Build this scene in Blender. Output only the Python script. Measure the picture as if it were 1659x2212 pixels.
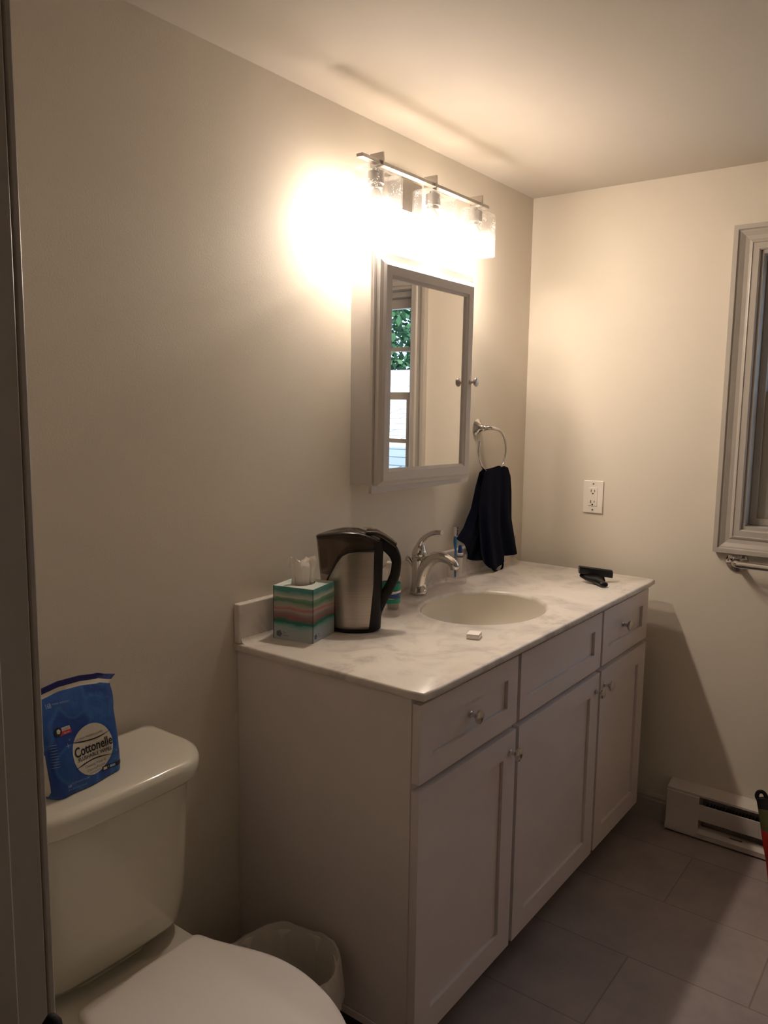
import bpy, bmesh, math, random
from mathutils import Vector, Matrix
from math import sin, cos, pi, radians

for o in list(bpy.data.objects):
    bpy.data.objects.remove(o)
SC = bpy.context.scene
COL = SC.collection
random.seed(7)

# ------------------------------------------------------------------ camera
cam_d = bpy.data.cameras.new('camera')
cam = bpy.data.objects.new('camera', cam_d)
COL.objects.link(cam)
SC.camera = cam
YAW, PIT, ROL, FPX = radians(-53.207), radians(-7.4714), radians(0.7638), 1710.74
fw = Vector((-sin(YAW) * cos(PIT), cos(YAW) * cos(PIT), sin(PIT)))
rt0 = Vector((cos(YAW), sin(YAW), 0))
up0 = rt0.cross(fw)
rt = rt0 * cos(ROL) + up0 * sin(ROL)
up = -rt0 * sin(ROL) + up0 * cos(ROL)
cam.matrix_world = Matrix(((rt.x, up.x, -fw.x, -2.7797), (rt.y, up.y, -fw.y, -1.4046),
                           (rt.z, up.z, -fw.z, 1.4655), (0, 0, 0, 1)))
cam_d.sensor_fit = 'VERTICAL'
cam_d.sensor_height = 36.0
cam_d.lens = 36.0 * FPX / 2212.0
cam_d.clip_start = 0.02

# ------------------------------------------------------------------ world, sun, exposure
w = bpy.data.worlds.new('sky')
SC.world = w
w.use_nodes = True
bg = w.node_tree.nodes['Background']
bg.inputs[0].default_value = (0.50, 0.70, 1.0, 1)
bg.inputs[1].default_value = 3.6
sun_d = bpy.data.lights.new('sun', 'SUN')
sun_d.energy = 9.0
sun_d.angle = 0.009
sun_d.color = (1.0, 0.95, 0.86)
sun = bpy.data.objects.new('sun', sun_d)
COL.objects.link(sun)
sun.rotation_euler = Vector((0.62, -0.20, -0.76)).to_track_quat('-Z', 'Y').to_euler()
BULB = 680.0            # radiance of the three frosted bulbs
SC.view_settings.view_transform = 'Standard'
SC.view_settings.look = 'None'
SC.view_settings.exposure = 0.0
SC.view_settings.gamma = 1.0

# ------------------------------------------------------------------ materials
def mat(name, col, rough=0.5, metal=0.0, noise=0.0, scale=8.0, bump=0.0, bscale=60.0, spec=0.5,
        trans=0.0, coat=0.0, col2=None, ior=1.45, sheen=0.0):
    m = bpy.data.materials.new(name)
    m.use_nodes = True
    nt = m.node_tree
    b = nt.nodes['Principled BSDF']
    b.inputs['Base Color'].default_value = (*col, 1)
    b.inputs['Roughness'].default_value = rough
    b.inputs['Metallic'].default_value = metal
    b.inputs['Specular IOR Level'].default_value = spec
    b.inputs['Transmission Weight'].default_value = trans
    b.inputs['Coat Weight'].default_value = coat
    b.inputs['IOR'].default_value = ior
    b.inputs['Sheen Weight'].default_value = sheen
    tc = nt.nodes.new('ShaderNodeTexCoord')
    if noise > 0 or col2:
        n = nt.nodes.new('ShaderNodeTexNoise')
        n.inputs['Scale'].default_value = scale
        n.inputs['Detail'].default_value = 5
        nt.links.new(tc.outputs['Object'], n.inputs['Vector'])
        r = nt.nodes.new('ShaderNodeValToRGB')
        c2 = col2 if col2 else tuple(c * (1 - noise) for c in col)
        r.color_ramp.elements[0].color = (*c2, 1)
        r.color_ramp.elements[1].color = (*col, 1)
        r.color_ramp.elements[0].position = 0.35
        r.color_ramp.elements[1].position = 0.65
        nt.links.new(n.outputs['Fac'], r.inputs['Fac'])
        nt.links.new(r.outputs['Color'], b.inputs['Base Color'])
    if bump > 0:
        n2 = nt.nodes.new('ShaderNodeTexNoise')
        n2.inputs['Scale'].default_value = bscale
        n2.inputs['Detail'].default_value = 3
        nt.links.new(tc.outputs['Object'], n2.inputs['Vector'])
        bp = nt.nodes.new('ShaderNodeBump')
        bp.inputs['Strength'].default_value = bump
        bp.inputs['Distance'].default_value = 0.002
        nt.links.new(n2.outputs['Fac'], bp.inputs['Height'])
        nt.links.new(bp.outputs['Normal'], b.inputs['Normal'])
    return m

M = {}
M['wall'] = mat('wall_paint', (0.735, 0.668, 0.572), 0.55, noise=0.03, scale=3, bump=0.12, bscale=250, spec=0.3)
M['ceiling'] = mat('ceiling_paint', (0.62, 0.565, 0.50), 0.7, noise=0.02, scale=3, bump=0.06, bscale=200, spec=0.2)
M['trim'] = mat('painted_trim', (0.47, 0.43, 0.385), 0.35, noise=0.02, scale=20)
M['cab'] = mat('painted_cabinet', (0.76, 0.68, 0.66), 0.30, noise=0.02, scale=14)
M['medcab'] = mat('painted_medicine_cabinet', (0.62, 0.58, 0.55), 0.4, noise=0.02, scale=20)
M['recess_shade'] = mat('recess_shade_tone', (0.10, 0.09, 0.08), 0.8, noise=0.1)  # dark colour stands in for the shade under the cabinet
M['chrome'] = mat('chrome', (0.66, 0.64, 0.62), 0.07, 1.0, noise=0.02, scale=30)
M['nickel'] = mat('brushed_nickel', (0.55, 0.52, 0.49), 0.30, 1.0, noise=0.05, scale=60)
M['porcelain'] = mat('porcelain', (0.68, 0.64, 0.54), 0.12, noise=0.015, scale=5, coat=0.4)
M['seat'] = mat('white_plastic_seat', (0.75, 0.70, 0.66), 0.3, noise=0.015, scale=5)
M['plate'] = mat('white_plastic', (0.86, 0.80, 0.72), 0.3, noise=0.01)
M['slot'] = mat('slot_black', (0.01, 0.008, 0.006), 0.6, noise=0.1)
M['navy'] = mat('navy_terry', (0.0025, 0.004, 0.017), 1.0, noise=0.3, scale=300, bump=1.0, bscale=900, spec=0.05, sheen=0.04)
M['black'] = mat('black_plastic', (0.006, 0.006, 0.006), 0.35, noise=0.2, scale=20)
M['blacksoft'] = mat('black_matte', (0.012, 0.011, 0.010), 0.6, noise=0.2, scale=20, spec=0.3)
M['heater'] = mat('enamelled_heater', (0.60, 0.55, 0.50), 0.4, noise=0.04, scale=12)
M['fin'] = mat('heater_fins', (0.10, 0.09, 0.08), 0.5, 0.7, noise=0.3, scale=80)
M['white'] = mat('white_matte', (0.85, 0.80, 0.74), 0.5, noise=0.02)
M['tissue'] = mat('tissue_paper', (0.90, 0.84, 0.78), 0.9, noise=0.04, scale=40, bump=0.3, bscale=120)
M['whitebrand'] = mat('label_cream', (0.62, 0.56, 0.46), 0.5, noise=0.03)
M['ink'] = mat('black_ink', (0.008, 0.008, 0.010), 0.5, noise=0.1)
M['lightink'] = mat('pale_blue_ink', (0.30, 0.42, 0.62), 0.5, noise=0.1)
M['red'] = mat('red_ink', (0.50, 0.03, 0.06), 0.5, noise=0.1)
M['bluebrush'] = mat('blue_plastic', (0.01, 0.16, 0.42), 0.3, noise=0.05)
M['darkblue'] = mat('dark_blue_plastic', (0.01, 0.05, 0.26), 0.3, noise=0.05)
M['bristle'] = mat('dark_bristle', (0.04, 0.03, 0.07), 0.8, noise=0.2, scale=200)
M['greyink'] = mat('grey_ink', (0.13, 0.15, 0.19), 0.6, noise=0.1)
M['sinkb'] = mat('cultured_marble_basin', (0.72, 0.66, 0.56), 0.3, noise=0.03, scale=6)
M['bagred'] = mat('red_fabric', (0.42, 0.018, 0.012), 0.6, noise=0.4, scale=9, bump=0.3, bscale=200)
M['bagolive'] = mat('olive_fabric', (0.10, 0.09, 0.03), 0.6, noise=0.5, scale=18, bump=0.3, bscale=200)
M['roofwall'] = mat('far_siding', (0.5, 0.5, 0.5), 0.7, noise=0.1)
M['bark'] = mat('bark', (0.10, 0.07, 0.05), 0.9, noise=0.4, scale=12)
M['leaf'] = mat('leaf', (0.04, 0.13, 0.045), 0.6, noise=0.5, scale=2.5)
M['grass'] = mat('grass', (0.08, 0.15, 0.05), 0.9, noise=0.4, scale=3)

def rgbramp(nt, stops, interp='LINEAR'):
    r = nt.nodes.new('ShaderNodeValToRGB')
    r.color_ramp.interpolation = interp
    e = r.color_ramp.elements
    e[0].position, e[0].color = stops[0][0], (*stops[0][1], 1)
    e[1].position, e[1].color = stops[-1][0], (*stops[-1][1], 1)
    for p, c in stops[1:-1]:
        x = e.new(p); x.color = (*c, 1)
    return r

# floor tile: rows 0.302 m wide running along y, tiles 0.61 m long, half offset
def floor_mat():
    m = mat('floor_tile', (0.20, 0.17, 0.155), 0.45, spec=0.4)
    nt = m.node_tree; b = nt.nodes['Principled BSDF']
    tc = nt.nodes.new('ShaderNodeTexCoord')
    mp = nt.nodes.new('ShaderNodeMapping')
    mp.inputs['Rotation'].default_value = (0, 0, radians(-90))
    mp.inputs['Location'].default_value = (-0.765 + 6.1 + 0.0, 0.192, 0)
    # texture x = world y, texture y = world x
    sep = nt.nodes.new('ShaderNodeSeparateXYZ'); cmb = nt.nodes.new('ShaderNodeCombineXYZ')
    nt.links.new(tc.outputs['Object'], sep.inputs[0])
    ax = nt.nodes.new('ShaderNodeMath'); ax.operation = 'ADD'; ax.inputs[1].default_value = 0.765 + 6.10
    ay = nt.nodes.new('ShaderNodeMath'); ay.operation = 'ADD'; ay.inputs[1].default_value = 0.189 + 6.04
    nt.links.new(sep.outputs['Y'], ax.inputs[0]); nt.links.new(sep.outputs['X'], ay.inputs[0])
    nt.links.new(ax.outputs[0], cmb.inputs[0]); nt.links.new(ay.outputs[0], cmb.inputs[1])
    nt.nodes.remove(mp)
    br = nt.nodes.new('ShaderNodeTexBrick')
    br.offset = 0.5; br.offset_frequency = 2; br.squash = 1
    br.inputs['Scale'].default_value = 1.0
    br.inputs['Mortar Size'].default_value = 0.0022
    br.inputs['Mortar Smooth'].default_value = 0.1
    br.inputs['Brick Width'].default_value = 0.61
    br.inputs['Row Height'].default_value = 0.302
    br.inputs['Color1'].default_value = (0.330, 0.280, 0.275, 1)
    br.inputs['Color2'].default_value = (0.360, 0.308, 0.300, 1)
    br.inputs['Mortar'].default_value = (0.235, 0.200, 0.195, 1)
    nt.links.new(cmb.outputs[0], br.inputs['Vector'])
    n = nt.nodes.new('ShaderNodeTexNoise'); n.inputs['Scale'].default_value = 5; n.inputs['Detail'].default_value = 8
    n.inputs['Roughness'].default_value = 0.65
    nt.links.new(tc.outputs['Object'], n.inputs['Vector'])
    r = rgbramp(nt, [(0.3, (0.78, 0.78, 0.80)), (0.7, (1.12, 1.1, 1.06))])
    nt.links.new(n.outputs['Fac'], r.inputs['Fac'])
    mx = nt.nodes.new('ShaderNodeMix'); mx.data_type = 'RGBA'; mx.blend_type = 'MULTIPLY'
    mx.inputs['Factor'].default_value = 1
    nt.links.new(br.outputs['Color'], mx.inputs['A']); nt.links.new(r.outputs['Color'], mx.inputs['B'])
    nt.links.new(mx.outputs['Result'], b.inputs['Base Color'])
    bp = nt.nodes.new('ShaderNodeBump'); bp.inputs['Strength'].default_value = 0.5; bp.inputs['Distance'].default_value = 0.001
    bp.invert = True
    nt.links.new(br.outputs['Fac'], bp.inputs['Height']); nt.links.new(bp.outputs['Normal'], b.inputs['Normal'])
    return m
M['floor'] = floor_mat()

def marble_mat():
    m = mat('cultured_marble', (0.72, 0.66, 0.6), 0.28, spec=0.5)
    nt = m.node_tree; b = nt.nodes['Principled BSDF']
    tc = nt.nodes.new('ShaderNodeTexCoord')
    n = nt.nodes.new('ShaderNodeTexNoise'); n.inputs['Scale'].default_value = 6.5; n.inputs['Detail'].default_value = 9
    n.inputs['Roughness'].default_value = 0.62; n.inputs['Distortion'].default_value = 1.6
    nt.links.new(tc.outputs['Object'], n.inputs['Vector'])
    r = rgbramp(nt, [(0.28, (0.46, 0.41, 0.38)), (0.40, (0.60, 0.545, 0.50)), (0.52, (0.73, 0.67, 0.61)), (0.75, (0.78, 0.72, 0.65))])
    nt.links.new(n.outputs['Fac'], r.inputs['Fac'])
    n2 = nt.nodes.new('ShaderNodeTexNoise'); n2.inputs['Scale'].default_value = 9; n2.inputs['Detail'].default_value = 10
    n2.inputs['Roughness'].default_value = 0.75; n2.inputs['Distortion'].default_value = 0.8
    nt.links.new(tc.outputs['Object'], n2.inputs['Vector'])
    r2 = rgbramp(nt, [(0.26, (0.50, 0.47, 0.46)), (0.37, (1, 1, 1))])
    nt.links.new(n2.outputs['Fac'], r2.inputs['Fac'])
    mx = nt.nodes.new('ShaderNodeMix'); mx.data_type = 'RGBA'; mx.blend_type = 'MULTIPLY'
    mx.inputs['Factor'].default_value = 1
    nt.links.new(r.outputs['Color'], mx.inputs['A']); nt.links.new(r2.outputs['Color'], mx.inputs['B'])
    nt.links.new(mx.outputs['Result'], b.inputs['Base Color'])
    return m
M['marble'] = marble_mat()

def steel_mat():
    m = mat('brushed_steel', (0.44, 0.40, 0.35), 0.30, 1.0)
    nt = m.node_tree; b = nt.nodes['Principled BSDF']
    b.inputs['Anisotropic'].default_value = 0.0
    tc = nt.nodes.new('ShaderNodeTexCoord'); mp = nt.nodes.new('ShaderNodeMapping')
    mp.inputs['Scale'].default_value = (6, 6, 900)
    n = nt.nodes.new('ShaderNodeTexNoise'); n.inputs['Scale'].default_value = 1.0; n.inputs['Detail'].default_value = 2
    nt.links.new(tc.outputs['Object'], mp.inputs['Vector']); nt.links.new(mp.outputs[0], n.inputs['Vector'])
    r = rgbramp(nt, [(0.3, (0.36, 0.32, 0.28)), (0.7, (0.44, 0.39, 0.34))])
    nt.links.new(n.outputs['Fac'], r.inputs['Fac']); nt.links.new(r.outputs['Color'], b.inputs['Base Color'])
    return m
M['steel'] = steel_mat()

def thin_glass(name, tint=(1, 1, 1), refl=0.08, diff=0.0, diffcol=(1, 1, 1), bubbles=False, rough=0.02):
    m = bpy.data.materials.new(name); m.use_nodes = True
    nt = m.node_tree; nt.nodes.clear()
    out = nt.nodes.new('ShaderNodeOutputMaterial')
    tr = nt.nodes.new('ShaderNodeBsdfTransparent'); tr.inputs[0].default_value = (*tint, 1)
    gl = nt.nodes.new('ShaderNodeBsdfGlossy'); gl.inputs['Roughness'].default_value = rough
    lw = nt.nodes.new('ShaderNodeLayerWeight'); lw.inputs[0].default_value = 0.5
    pw = nt.nodes.new('ShaderNodeMath'); pw.operation = 'POWER'; pw.inputs[1].default_value = 4.0
    nt.links.new(lw.outputs['Facing'], pw.inputs[0])
    fr = nt.nodes.new('ShaderNodeMath'); fr.operation = 'MULTIPLY_ADD'; fr.inputs[1].default_value = 0.55; fr.inputs[2].default_value = 0.035
    nt.links.new(pw.outputs[0], fr.inputs[0])
    mx = nt.nodes.new('ShaderNodeMixShader')
    nt.links.new(fr.outputs[0], mx.inputs[0]); nt.links.new(tr.outputs[0], mx.inputs[1]); nt.links.new(gl.outputs[0], mx.inputs[2])
    last = mx
    if diff > 0:
        tl = nt.nodes.new('ShaderNodeBsdfTranslucent'); tl.inputs[0].default_value = (*diffcol, 1)
        df = nt.nodes.new('ShaderNodeBsdfDiffuse'); df.inputs[0].default_value = (*diffcol, 1)
        a = nt.nodes.new('ShaderNodeMixShader'); a.inputs[0].default_value = 0.5
        nt.links.new(tl.outputs[0], a.inputs[1]); nt.links.new(df.outputs[0], a.inputs[2])
        m2 = nt.nodes.new('ShaderNodeMixShader'); m2.inputs[0].default_value = diff
        nt.links.new(last.outputs[0], m2.inputs[1]); nt.links.new(a.outputs[0], m2.inputs[2])
        if bubbles:
            tc = nt.nodes.new('ShaderNodeTexCoord')
            vo = nt.nodes.new('ShaderNodeTexVoronoi'); vo.inputs['Scale'].default_value = 230
            vo.inputs['Randomness'].default_value = 1.0
            nt.links.new(tc.outputs['Object'], vo.inputs['Vector'])
            r = rgbramp(nt, [(0.20, (0.85, 0.85, 0.85)), (0.27, (diff, diff, diff))])
            n = nt.nodes.new('ShaderNodeTexNoise'); n.inputs['Scale'].default_value = 40
            nt.links.new(tc.outputs['Object'], n.inputs['Vector'])
            ad = nt.nodes.new('ShaderNodeMath'); ad.operation = 'MULTIPLY_ADD'; ad.inputs[1].default_value = 0.9; 
            nt.links.new(n.outputs['Fac'], ad.inputs[0]); nt.links.new(vo.outputs['Distance'], ad.inputs[2])
            sb = nt.nodes.new('ShaderNodeMath'); sb.operation = 'SUBTRACT'; sb.inputs[1].default_value = 0.33
            nt.links.new(ad.outputs[0], sb.inputs[0])
            nt.links.new(sb.outputs[0], r.inputs['Fac']); nt.links.new(r.outputs['Color'], m2.inputs[0])
        last = m2
    nt.links.new(last.outputs[0], out.inputs[0])
    return m
M['seeded'] = thin_glass('seeded_glass', (0.985, 0.985, 0.985), diff=0.03, bubbles=True)
M['clear'] = thin_glass('clear_plastic', (0.97, 0.96, 0.95), diff=0.03)
M['pane'] = thin_glass('window_pane', (0.97, 0.98, 0.98))
M['smoke'] = thin_glass('smoky_plastic', (0.72, 0.65, 0.60), diff=0.22, diffcol=(0.30, 0.24, 0.20))
M['smokedark'] = thin_glass('smoky_reservoir', (0.60, 0.53, 0.48), diff=0.30, diffcol=(0.24, 0.19, 0.165))
M['liner'] = thin_glass('bin_liner_film', (0.85, 0.82, 0.79), diff=0.80, diffcol=(0.94, 0.90, 0.86), rough=0.25)
M['smokelid'] = mat('smoky_lid', (0.035, 0.026, 0.020), 0.22, noise=0.1)
M['teal'] = mat('teal_print', (0.0, 0.26, 0.17), 0.4, noise=0.05)
M['mirror'] = mat('mirror_glass', (0.93, 0.92, 0.90), 0.0, 1.0)

def emis(name, col, s):
    m = bpy.data.materials.new(name); m.use_nodes = True
    b = m.node_tree.nodes['Principled BSDF']
    b.inputs['Base Color'].default_value = (0.9, 0.9, 0.9, 1)
    b.inputs['Emission Color'].default_value = (*col, 1)
    b.inputs['Emission Strength'].default_value = s
    return m
M['bulb'] = emis('lit_bulb', (1.0, 0.85, 0.70), BULB)

def box_art(name='tissue_box_print'):
    m = mat(name, (0.5, 0.6, 0.6), 0.45)
    nt = m.node_tree; b = nt.nodes['Principled BSDF']
    tc = nt.nodes.new('ShaderNodeTexCoord'); sep = nt.nodes.new('ShaderNodeSeparateXYZ')
    nt.links.new(tc.outputs['Object'], sep.inputs[0])
    mp = nt.nodes.new('ShaderNodeMapping'); mp.inputs['Scale'].default_value = (14, 14, 40)
    n = nt.nodes.new('ShaderNodeTexNoise'); n.inputs['Scale'].default_value = 1; n.inputs['Detail'].default_value = 3
    nt.links.new(tc.outputs['Object'], mp.inputs['Vector']); nt.links.new(mp.outputs[0], n.inputs['Vector'])
    a = nt.nodes.new('ShaderNodeMath'); a.operation = 'MULTIPLY_ADD'; a.inputs[1].default_value = 0.030; 
    nt.links.new(n.outputs['Fac'], a.inputs[0]); nt.links.new(sep.outputs['Z'], a.inputs[2])
    d = nt.nodes.new('ShaderNodeMath'); d.operation = 'MULTIPLY_ADD'; d.inputs[1].default_value = 1 / 0.140; d.inputs[2].default_value = -0.10
    nt.links.new(a.outputs[0], d.inputs[0])
    grey = (0.40, 0.46, 0.47)
    r = rgbramp(nt, [(0.0, (0.50, 0.53, 0.56)), (0.16, grey), (0.24, (0.34, 0.43, 0.44)), (0.30, (0.12, 0.33, 0.29)),
                     (0.34, (0.015, 0.13, 0.10)), (0.38, (0.04, 0.16, 0.11)), (0.42, (0.30, 0.12, 0.13)), (0.48, (0.28, 0.22, 0.20)),
                     (0.54, (0.42, 0.36, 0.34)), (0.59, (0.50, 0.17, 0.18)), (0.63, (0.42, 0.40, 0.33)), (0.70, (0.10, 0.24, 0.15)),
                     (0.765, (0.22, 0.36, 0.26)), (0.785, (0.62, 0.56, 0.46)), (0.82, (0.44, 0.50, 0.45)), (0.90, (0.07, 0.27, 0.24)), (1.0, (0.10, 0.33, 0.30))])
    nt.links.new(d.outputs[0], r.inputs['Fac']); nt.links.new(r.outputs['Color'], b.inputs['Base Color'])
    return m
M['boxart'] = box_art()
M['boxtop'] = mat('tissue_box_top', (0.78, 0.75, 0.70), 0.45, col2=(0.42, 0.62, 0.60), scale=16)

def wipes_blue():
    m = mat('wipes_blue_film', (0.010, 0.055, 0.25), 0.32, spec=0.5)
    nt = m.node_tree; b = nt.nodes['Principled BSDF']
    tc = nt.nodes.new('ShaderNodeTexCoord')
    vo = nt.nodes.new('ShaderNodeTexVoronoi'); vo.inputs['Scale'].default_value = 19; vo.feature = 'SMOOTH_F1'
    nt.links.new(tc.outputs['Object'], vo.inputs['Vector'])
    r = rgbramp(nt, [(0.0, (0.022, 0.095, 0.33)), (0.38, (0.018, 0.080, 0.31)), (0.44, (0.034, 0.12, 0.37)), (0.50, (0.011, 0.052, 0.25)), (1, (0.009, 0.045, 0.23))])
    nt.links.new(vo.outputs['Distance'], r.inputs['Fac']); nt.links.new(r.outputs['Color'], b.inputs['Base Color'])
    n = nt.nodes.new('ShaderNodeTexNoise'); n.inputs['Scale'].default_value = 45; n.inputs['Detail'].default_value = 3
    nt.links.new(tc.outputs['Object'], n.inputs['Vector'])
    bp = nt.nodes.new('ShaderNodeBump'); bp.inputs['Strength'].default_value = 0.5; bp.inputs['Distance'].default_value = 0.004
    nt.links.new(n.outputs['Fac'], bp.inputs['Height']); nt.links.new(bp.outputs['Normal'], b.inputs['Normal'])
    return m
M['wblue'] = wipes_blue()
M['wdark'] = mat('wipes_seal_blue', (0.020, 0.022, 0.16), 0.3, noise=0.2, scale=60, bump=0.4, bscale=120)

def shingle():
    m = mat('roof_shingles', (0.5, 0.5, 0.5), 0.9)
    nt = m.node_tree; b = nt.nodes['Principled BSDF']
    tc = nt.nodes.new('ShaderNodeTexCoord')
    sep = nt.nodes.new('ShaderNodeSeparateXYZ'); cmb = nt.nodes.new('ShaderNodeCombineXYZ')
    nt.links.new(tc.outputs['Object'], sep.inputs[0]); nt.links.new(sep.outputs['Y'], cmb.inputs[0]); nt.links.new(sep.outputs['X'], cmb.inputs[1])
    br = nt.nodes.new('ShaderNodeTexBrick'); br.inputs['Scale'].default_value = 1
    br.inputs['Brick Width'].default_value = 0.6; br.inputs['Row Height'].default_value = 0.22
    br.inputs['Mortar Size'].default_value = 0.012
    br.inputs['Color1'].default_value = (0.50, 0.48, 0.45, 1); br.inputs['Color2'].default_value = (0.40, 0.39, 0.38, 1)
    br.inputs['Mortar'].default_value = (0.16, 0.16, 0.16, 1)
    nt.links.new(cmb.outputs[0], br.inputs['Vector']); nt.links.new(br.outputs['Color'], b.inputs['Base Color'])
    return m
M['shingle'] = shingle()

# ------------------------------------------------------------------ mesh helpers
def obj(name, bm, m=None, parent=None, smooth=False, loc=None, bevel=0.0, seg=2, ang=35, label=None, mats=None):
    me = bpy.data.meshes.new(name)
    bmesh.ops.recalc_face_normals(bm, faces=bm.faces)
    bm.to_mesh(me); bm.free()
    for mm in (mats if mats else [m]):
        me.materials.append(mm)
    o = bpy.data.objects.new(name, me)
    COL.objects.link(o)
    if loc: o.location = loc
    if parent: o.parent = parent
    if smooth:
        for p in me.polygons: p.use_smooth = True
        try: me.set_sharp_from_angle(angle=radians(ang))
        except Exception: pass
    if bevel > 0:
        b = o.modifiers.new('bevel', 'BEVEL'); b.width = bevel; b.segments = seg; b.limit_method = 'ANGLE'; b.angle_limit = radians(40)
        for p in me.polygons: p.use_smooth = True
        try: me.set_sharp_from_angle(angle=radians(30))
        except Exception: pass
    if label: o['label'] = label
    return o

def thing(name, label, cat, loc, rz=0.0, group=None):
    o = bpy.data.objects.new(name, None); COL.objects.link(o)
    o.empty_display_size = 0.05
    o.location = loc; o.rotation_euler = (0, 0, rz)
    o['label'] = label; o['category'] = cat
    if group: o['group'] = group
    return o

def tag(o, label, cat, group=None):
    o['label'] = label; o['category'] = cat
    if group: o['group'] = group
    return o

def struct_empty(name, loc=(0, 0, 0)):
    o = bpy.data.objects.new(name, None); COL.objects.link(o); o.location = loc; o['kind'] = 'structure'
    return o

def BM(): return bmesh.new()

def bx(bm, a, b, mi=0):
    x0, y0, z0 = [min(a[i], b[i]) for i in range(3)]
    x1, y1, z1 = [max(a[i], b[i]) for i in range(3)]
    v = [bm.verts.new(p) for p in ((x0, y0, z0), (x1, y0, z0), (x1, y1, z0), (x0, y1, z0), (x0, y0, z1), (x1, y0, z1), (x1, y1, z1), (x0, y1, z1))]
    for f in ((0, 3, 2, 1), (4, 5, 6, 7), (0, 1, 5, 4), (1, 2, 6, 5), (2, 3, 7, 6), (3, 0, 4, 7)):
        fc = bm.faces.new([v[i] for i in f]); fc.material_index = mi
    return v

def box(name, a, b, m, parent=None, bevel=0.0, **k):
    bm = BM(); bx(bm, a, b)
    return obj(name, bm, m, parent, bevel=bevel, **k)

def loft(bm, rings, cap=True, closed=False, mi=0):
    R = [[bm.verts.new(p) for p in r] for r in rings]
    n = len(R[0]); K = len(R)
    for i in range(K if closed else K - 1):
        A, B = R[i], R[(i + 1) % K]
        for j in range(n):
            f = bm.faces.new((A[j], A[(j + 1) % n], B[(j + 1) % n], B[j])); f.material_index = mi
    if cap and not closed:
        f = bm.faces.new(R[0][::-1]); f.material_index = mi
        f = bm.faces.new(R[-1]); f.material_index = mi
    return R

def ring(c, ax, ay, n=24, p=2.0):
    c, ax, ay = Vector(c), Vector(ax), Vector(ay); out = []
    for i in range(n):
        t = 2 * pi * i / n
        ca, sa = cos(t), sin(t)
        e = 2.0 / p
        out.append(c + ax * (abs(ca) ** e * (1 if ca >= 0 else -1)) + ay * (abs(sa) ** e * (1 if sa >= 0 else -1)))
    return out

def lathe(bm, prof, c=(0, 0, 0), axis='z', n=28, cap=True, mi=0):
    """prof: (radius, distance along axis)"""
    c = Vector(c)
    A = {'z': (Vector((1, 0, 0)), Vector((0, 1, 0)), Vector((0, 0, 1))),
         '-y': (Vector((1, 0, 0)), Vector((0, 0, 1)), Vector((0, -1, 0))),
         '-x': (Vector((0, 1, 0)), Vector((0, 0, 1)), Vector((-1, 0, 0)))}[axis]
    return loft(bm, [ring(c + A[2] * h, A[0] * r, A[1] * r, n) for r, h in prof], cap=cap, mi=mi)

def cr(pts, k=6):
    """Catmull-Rom through the points"""
    P = [Vector(p) for p in pts]; P = [P[0] * 2 - P[1]] + P + [P[-1] * 2 - P[-2]]; out = []
    for i in range(1, len(P) - 2):
        for s in range(k):
            t = s / k
            out.append(0.5 * ((2 * P[i]) + (-P[i - 1] + P[i + 1]) * t + (2 * P[i - 1] - 5 * P[i] + 4 * P[i + 1] - P[i + 2]) * t * t + (-P[i - 1] + 3 * P[i] - 3 * P[i + 1] + P[i + 2]) * t ** 3))
    out.append(P[-2]); return out

def tube(bm, pts, rad, n=12, cap=True, ref=None, flat=1.0, closed=False, mi=0):
    P = [Vector(p) for p in pts]
    R = rad if isinstance(rad, (list, tuple)) else [rad] * len(P)
    rings = []
    prev = Vector(ref) if ref else None
    for i, p in enumerate(P):
        if closed: t = (P[(i + 1) % len(P)] - P[i - 1]).normalized()
        else: t = (P[min(i + 1, len(P) - 1)] - P[max(i - 1, 0)]).normalized()
        if prev is None:
            prev = Vector((0, 0, 1)) if abs(t.z) < 0.9 else Vector((1, 0, 0))
        a = (prev - t * prev.dot(t)).normalized(); prev = a
        b = t.cross(a)
        rings.append(ring(p, a * R[i] * flat, b * R[i], n))
    return loft(bm, rings, cap=cap, closed=closed, mi=mi)

def lerp_tab(tab, x):
    if x <= tab[0][0]: return tab[0][1]
    for (a, va), (b, vb) in zip(tab, tab[1:]):
        if x <= b: return va + (vb - va) * (x - a) / (b - a)
    return tab[-1][1]

def text_mesh(s, size, width=None, bold=0.0, extr=0.0, shear=0.0):
    c = bpy.data.curves.new('t', 'FONT'); c.body = s; c.size = size; c.offset = bold; c.extrude = extr; c.shear = shear
    c.resolution_u = 3
    o = bpy.data.objects.new('t', c); COL.objects.link(o)
    dg = bpy.context.evaluated_depsgraph_get(); dg.update()
    me = bpy.data.meshes.new_from_object(o.evaluated_get(dg))
    bm = BM(); bm.from_mesh(me)
    bpy.data.objects.remove(o); bpy.data.meshes.remove(me)
    if bm.verts:
        x0 = min(v.co.x for v in bm.verts); x1 = max(v.co.x for v in bm.verts)
        for v in bm.verts:
            v.co.x = (v.co.x - x0) * ((width / (x1 - x0)) if width else 1)
    bm.normal_update()
    return bm

# ------------------------------------------------------------------ structure
H = 2.2435
def struct(name, bm, m, **k):
    o = obj(name, bm, m, **k); o['kind'] = 'structure'; return o

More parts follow.
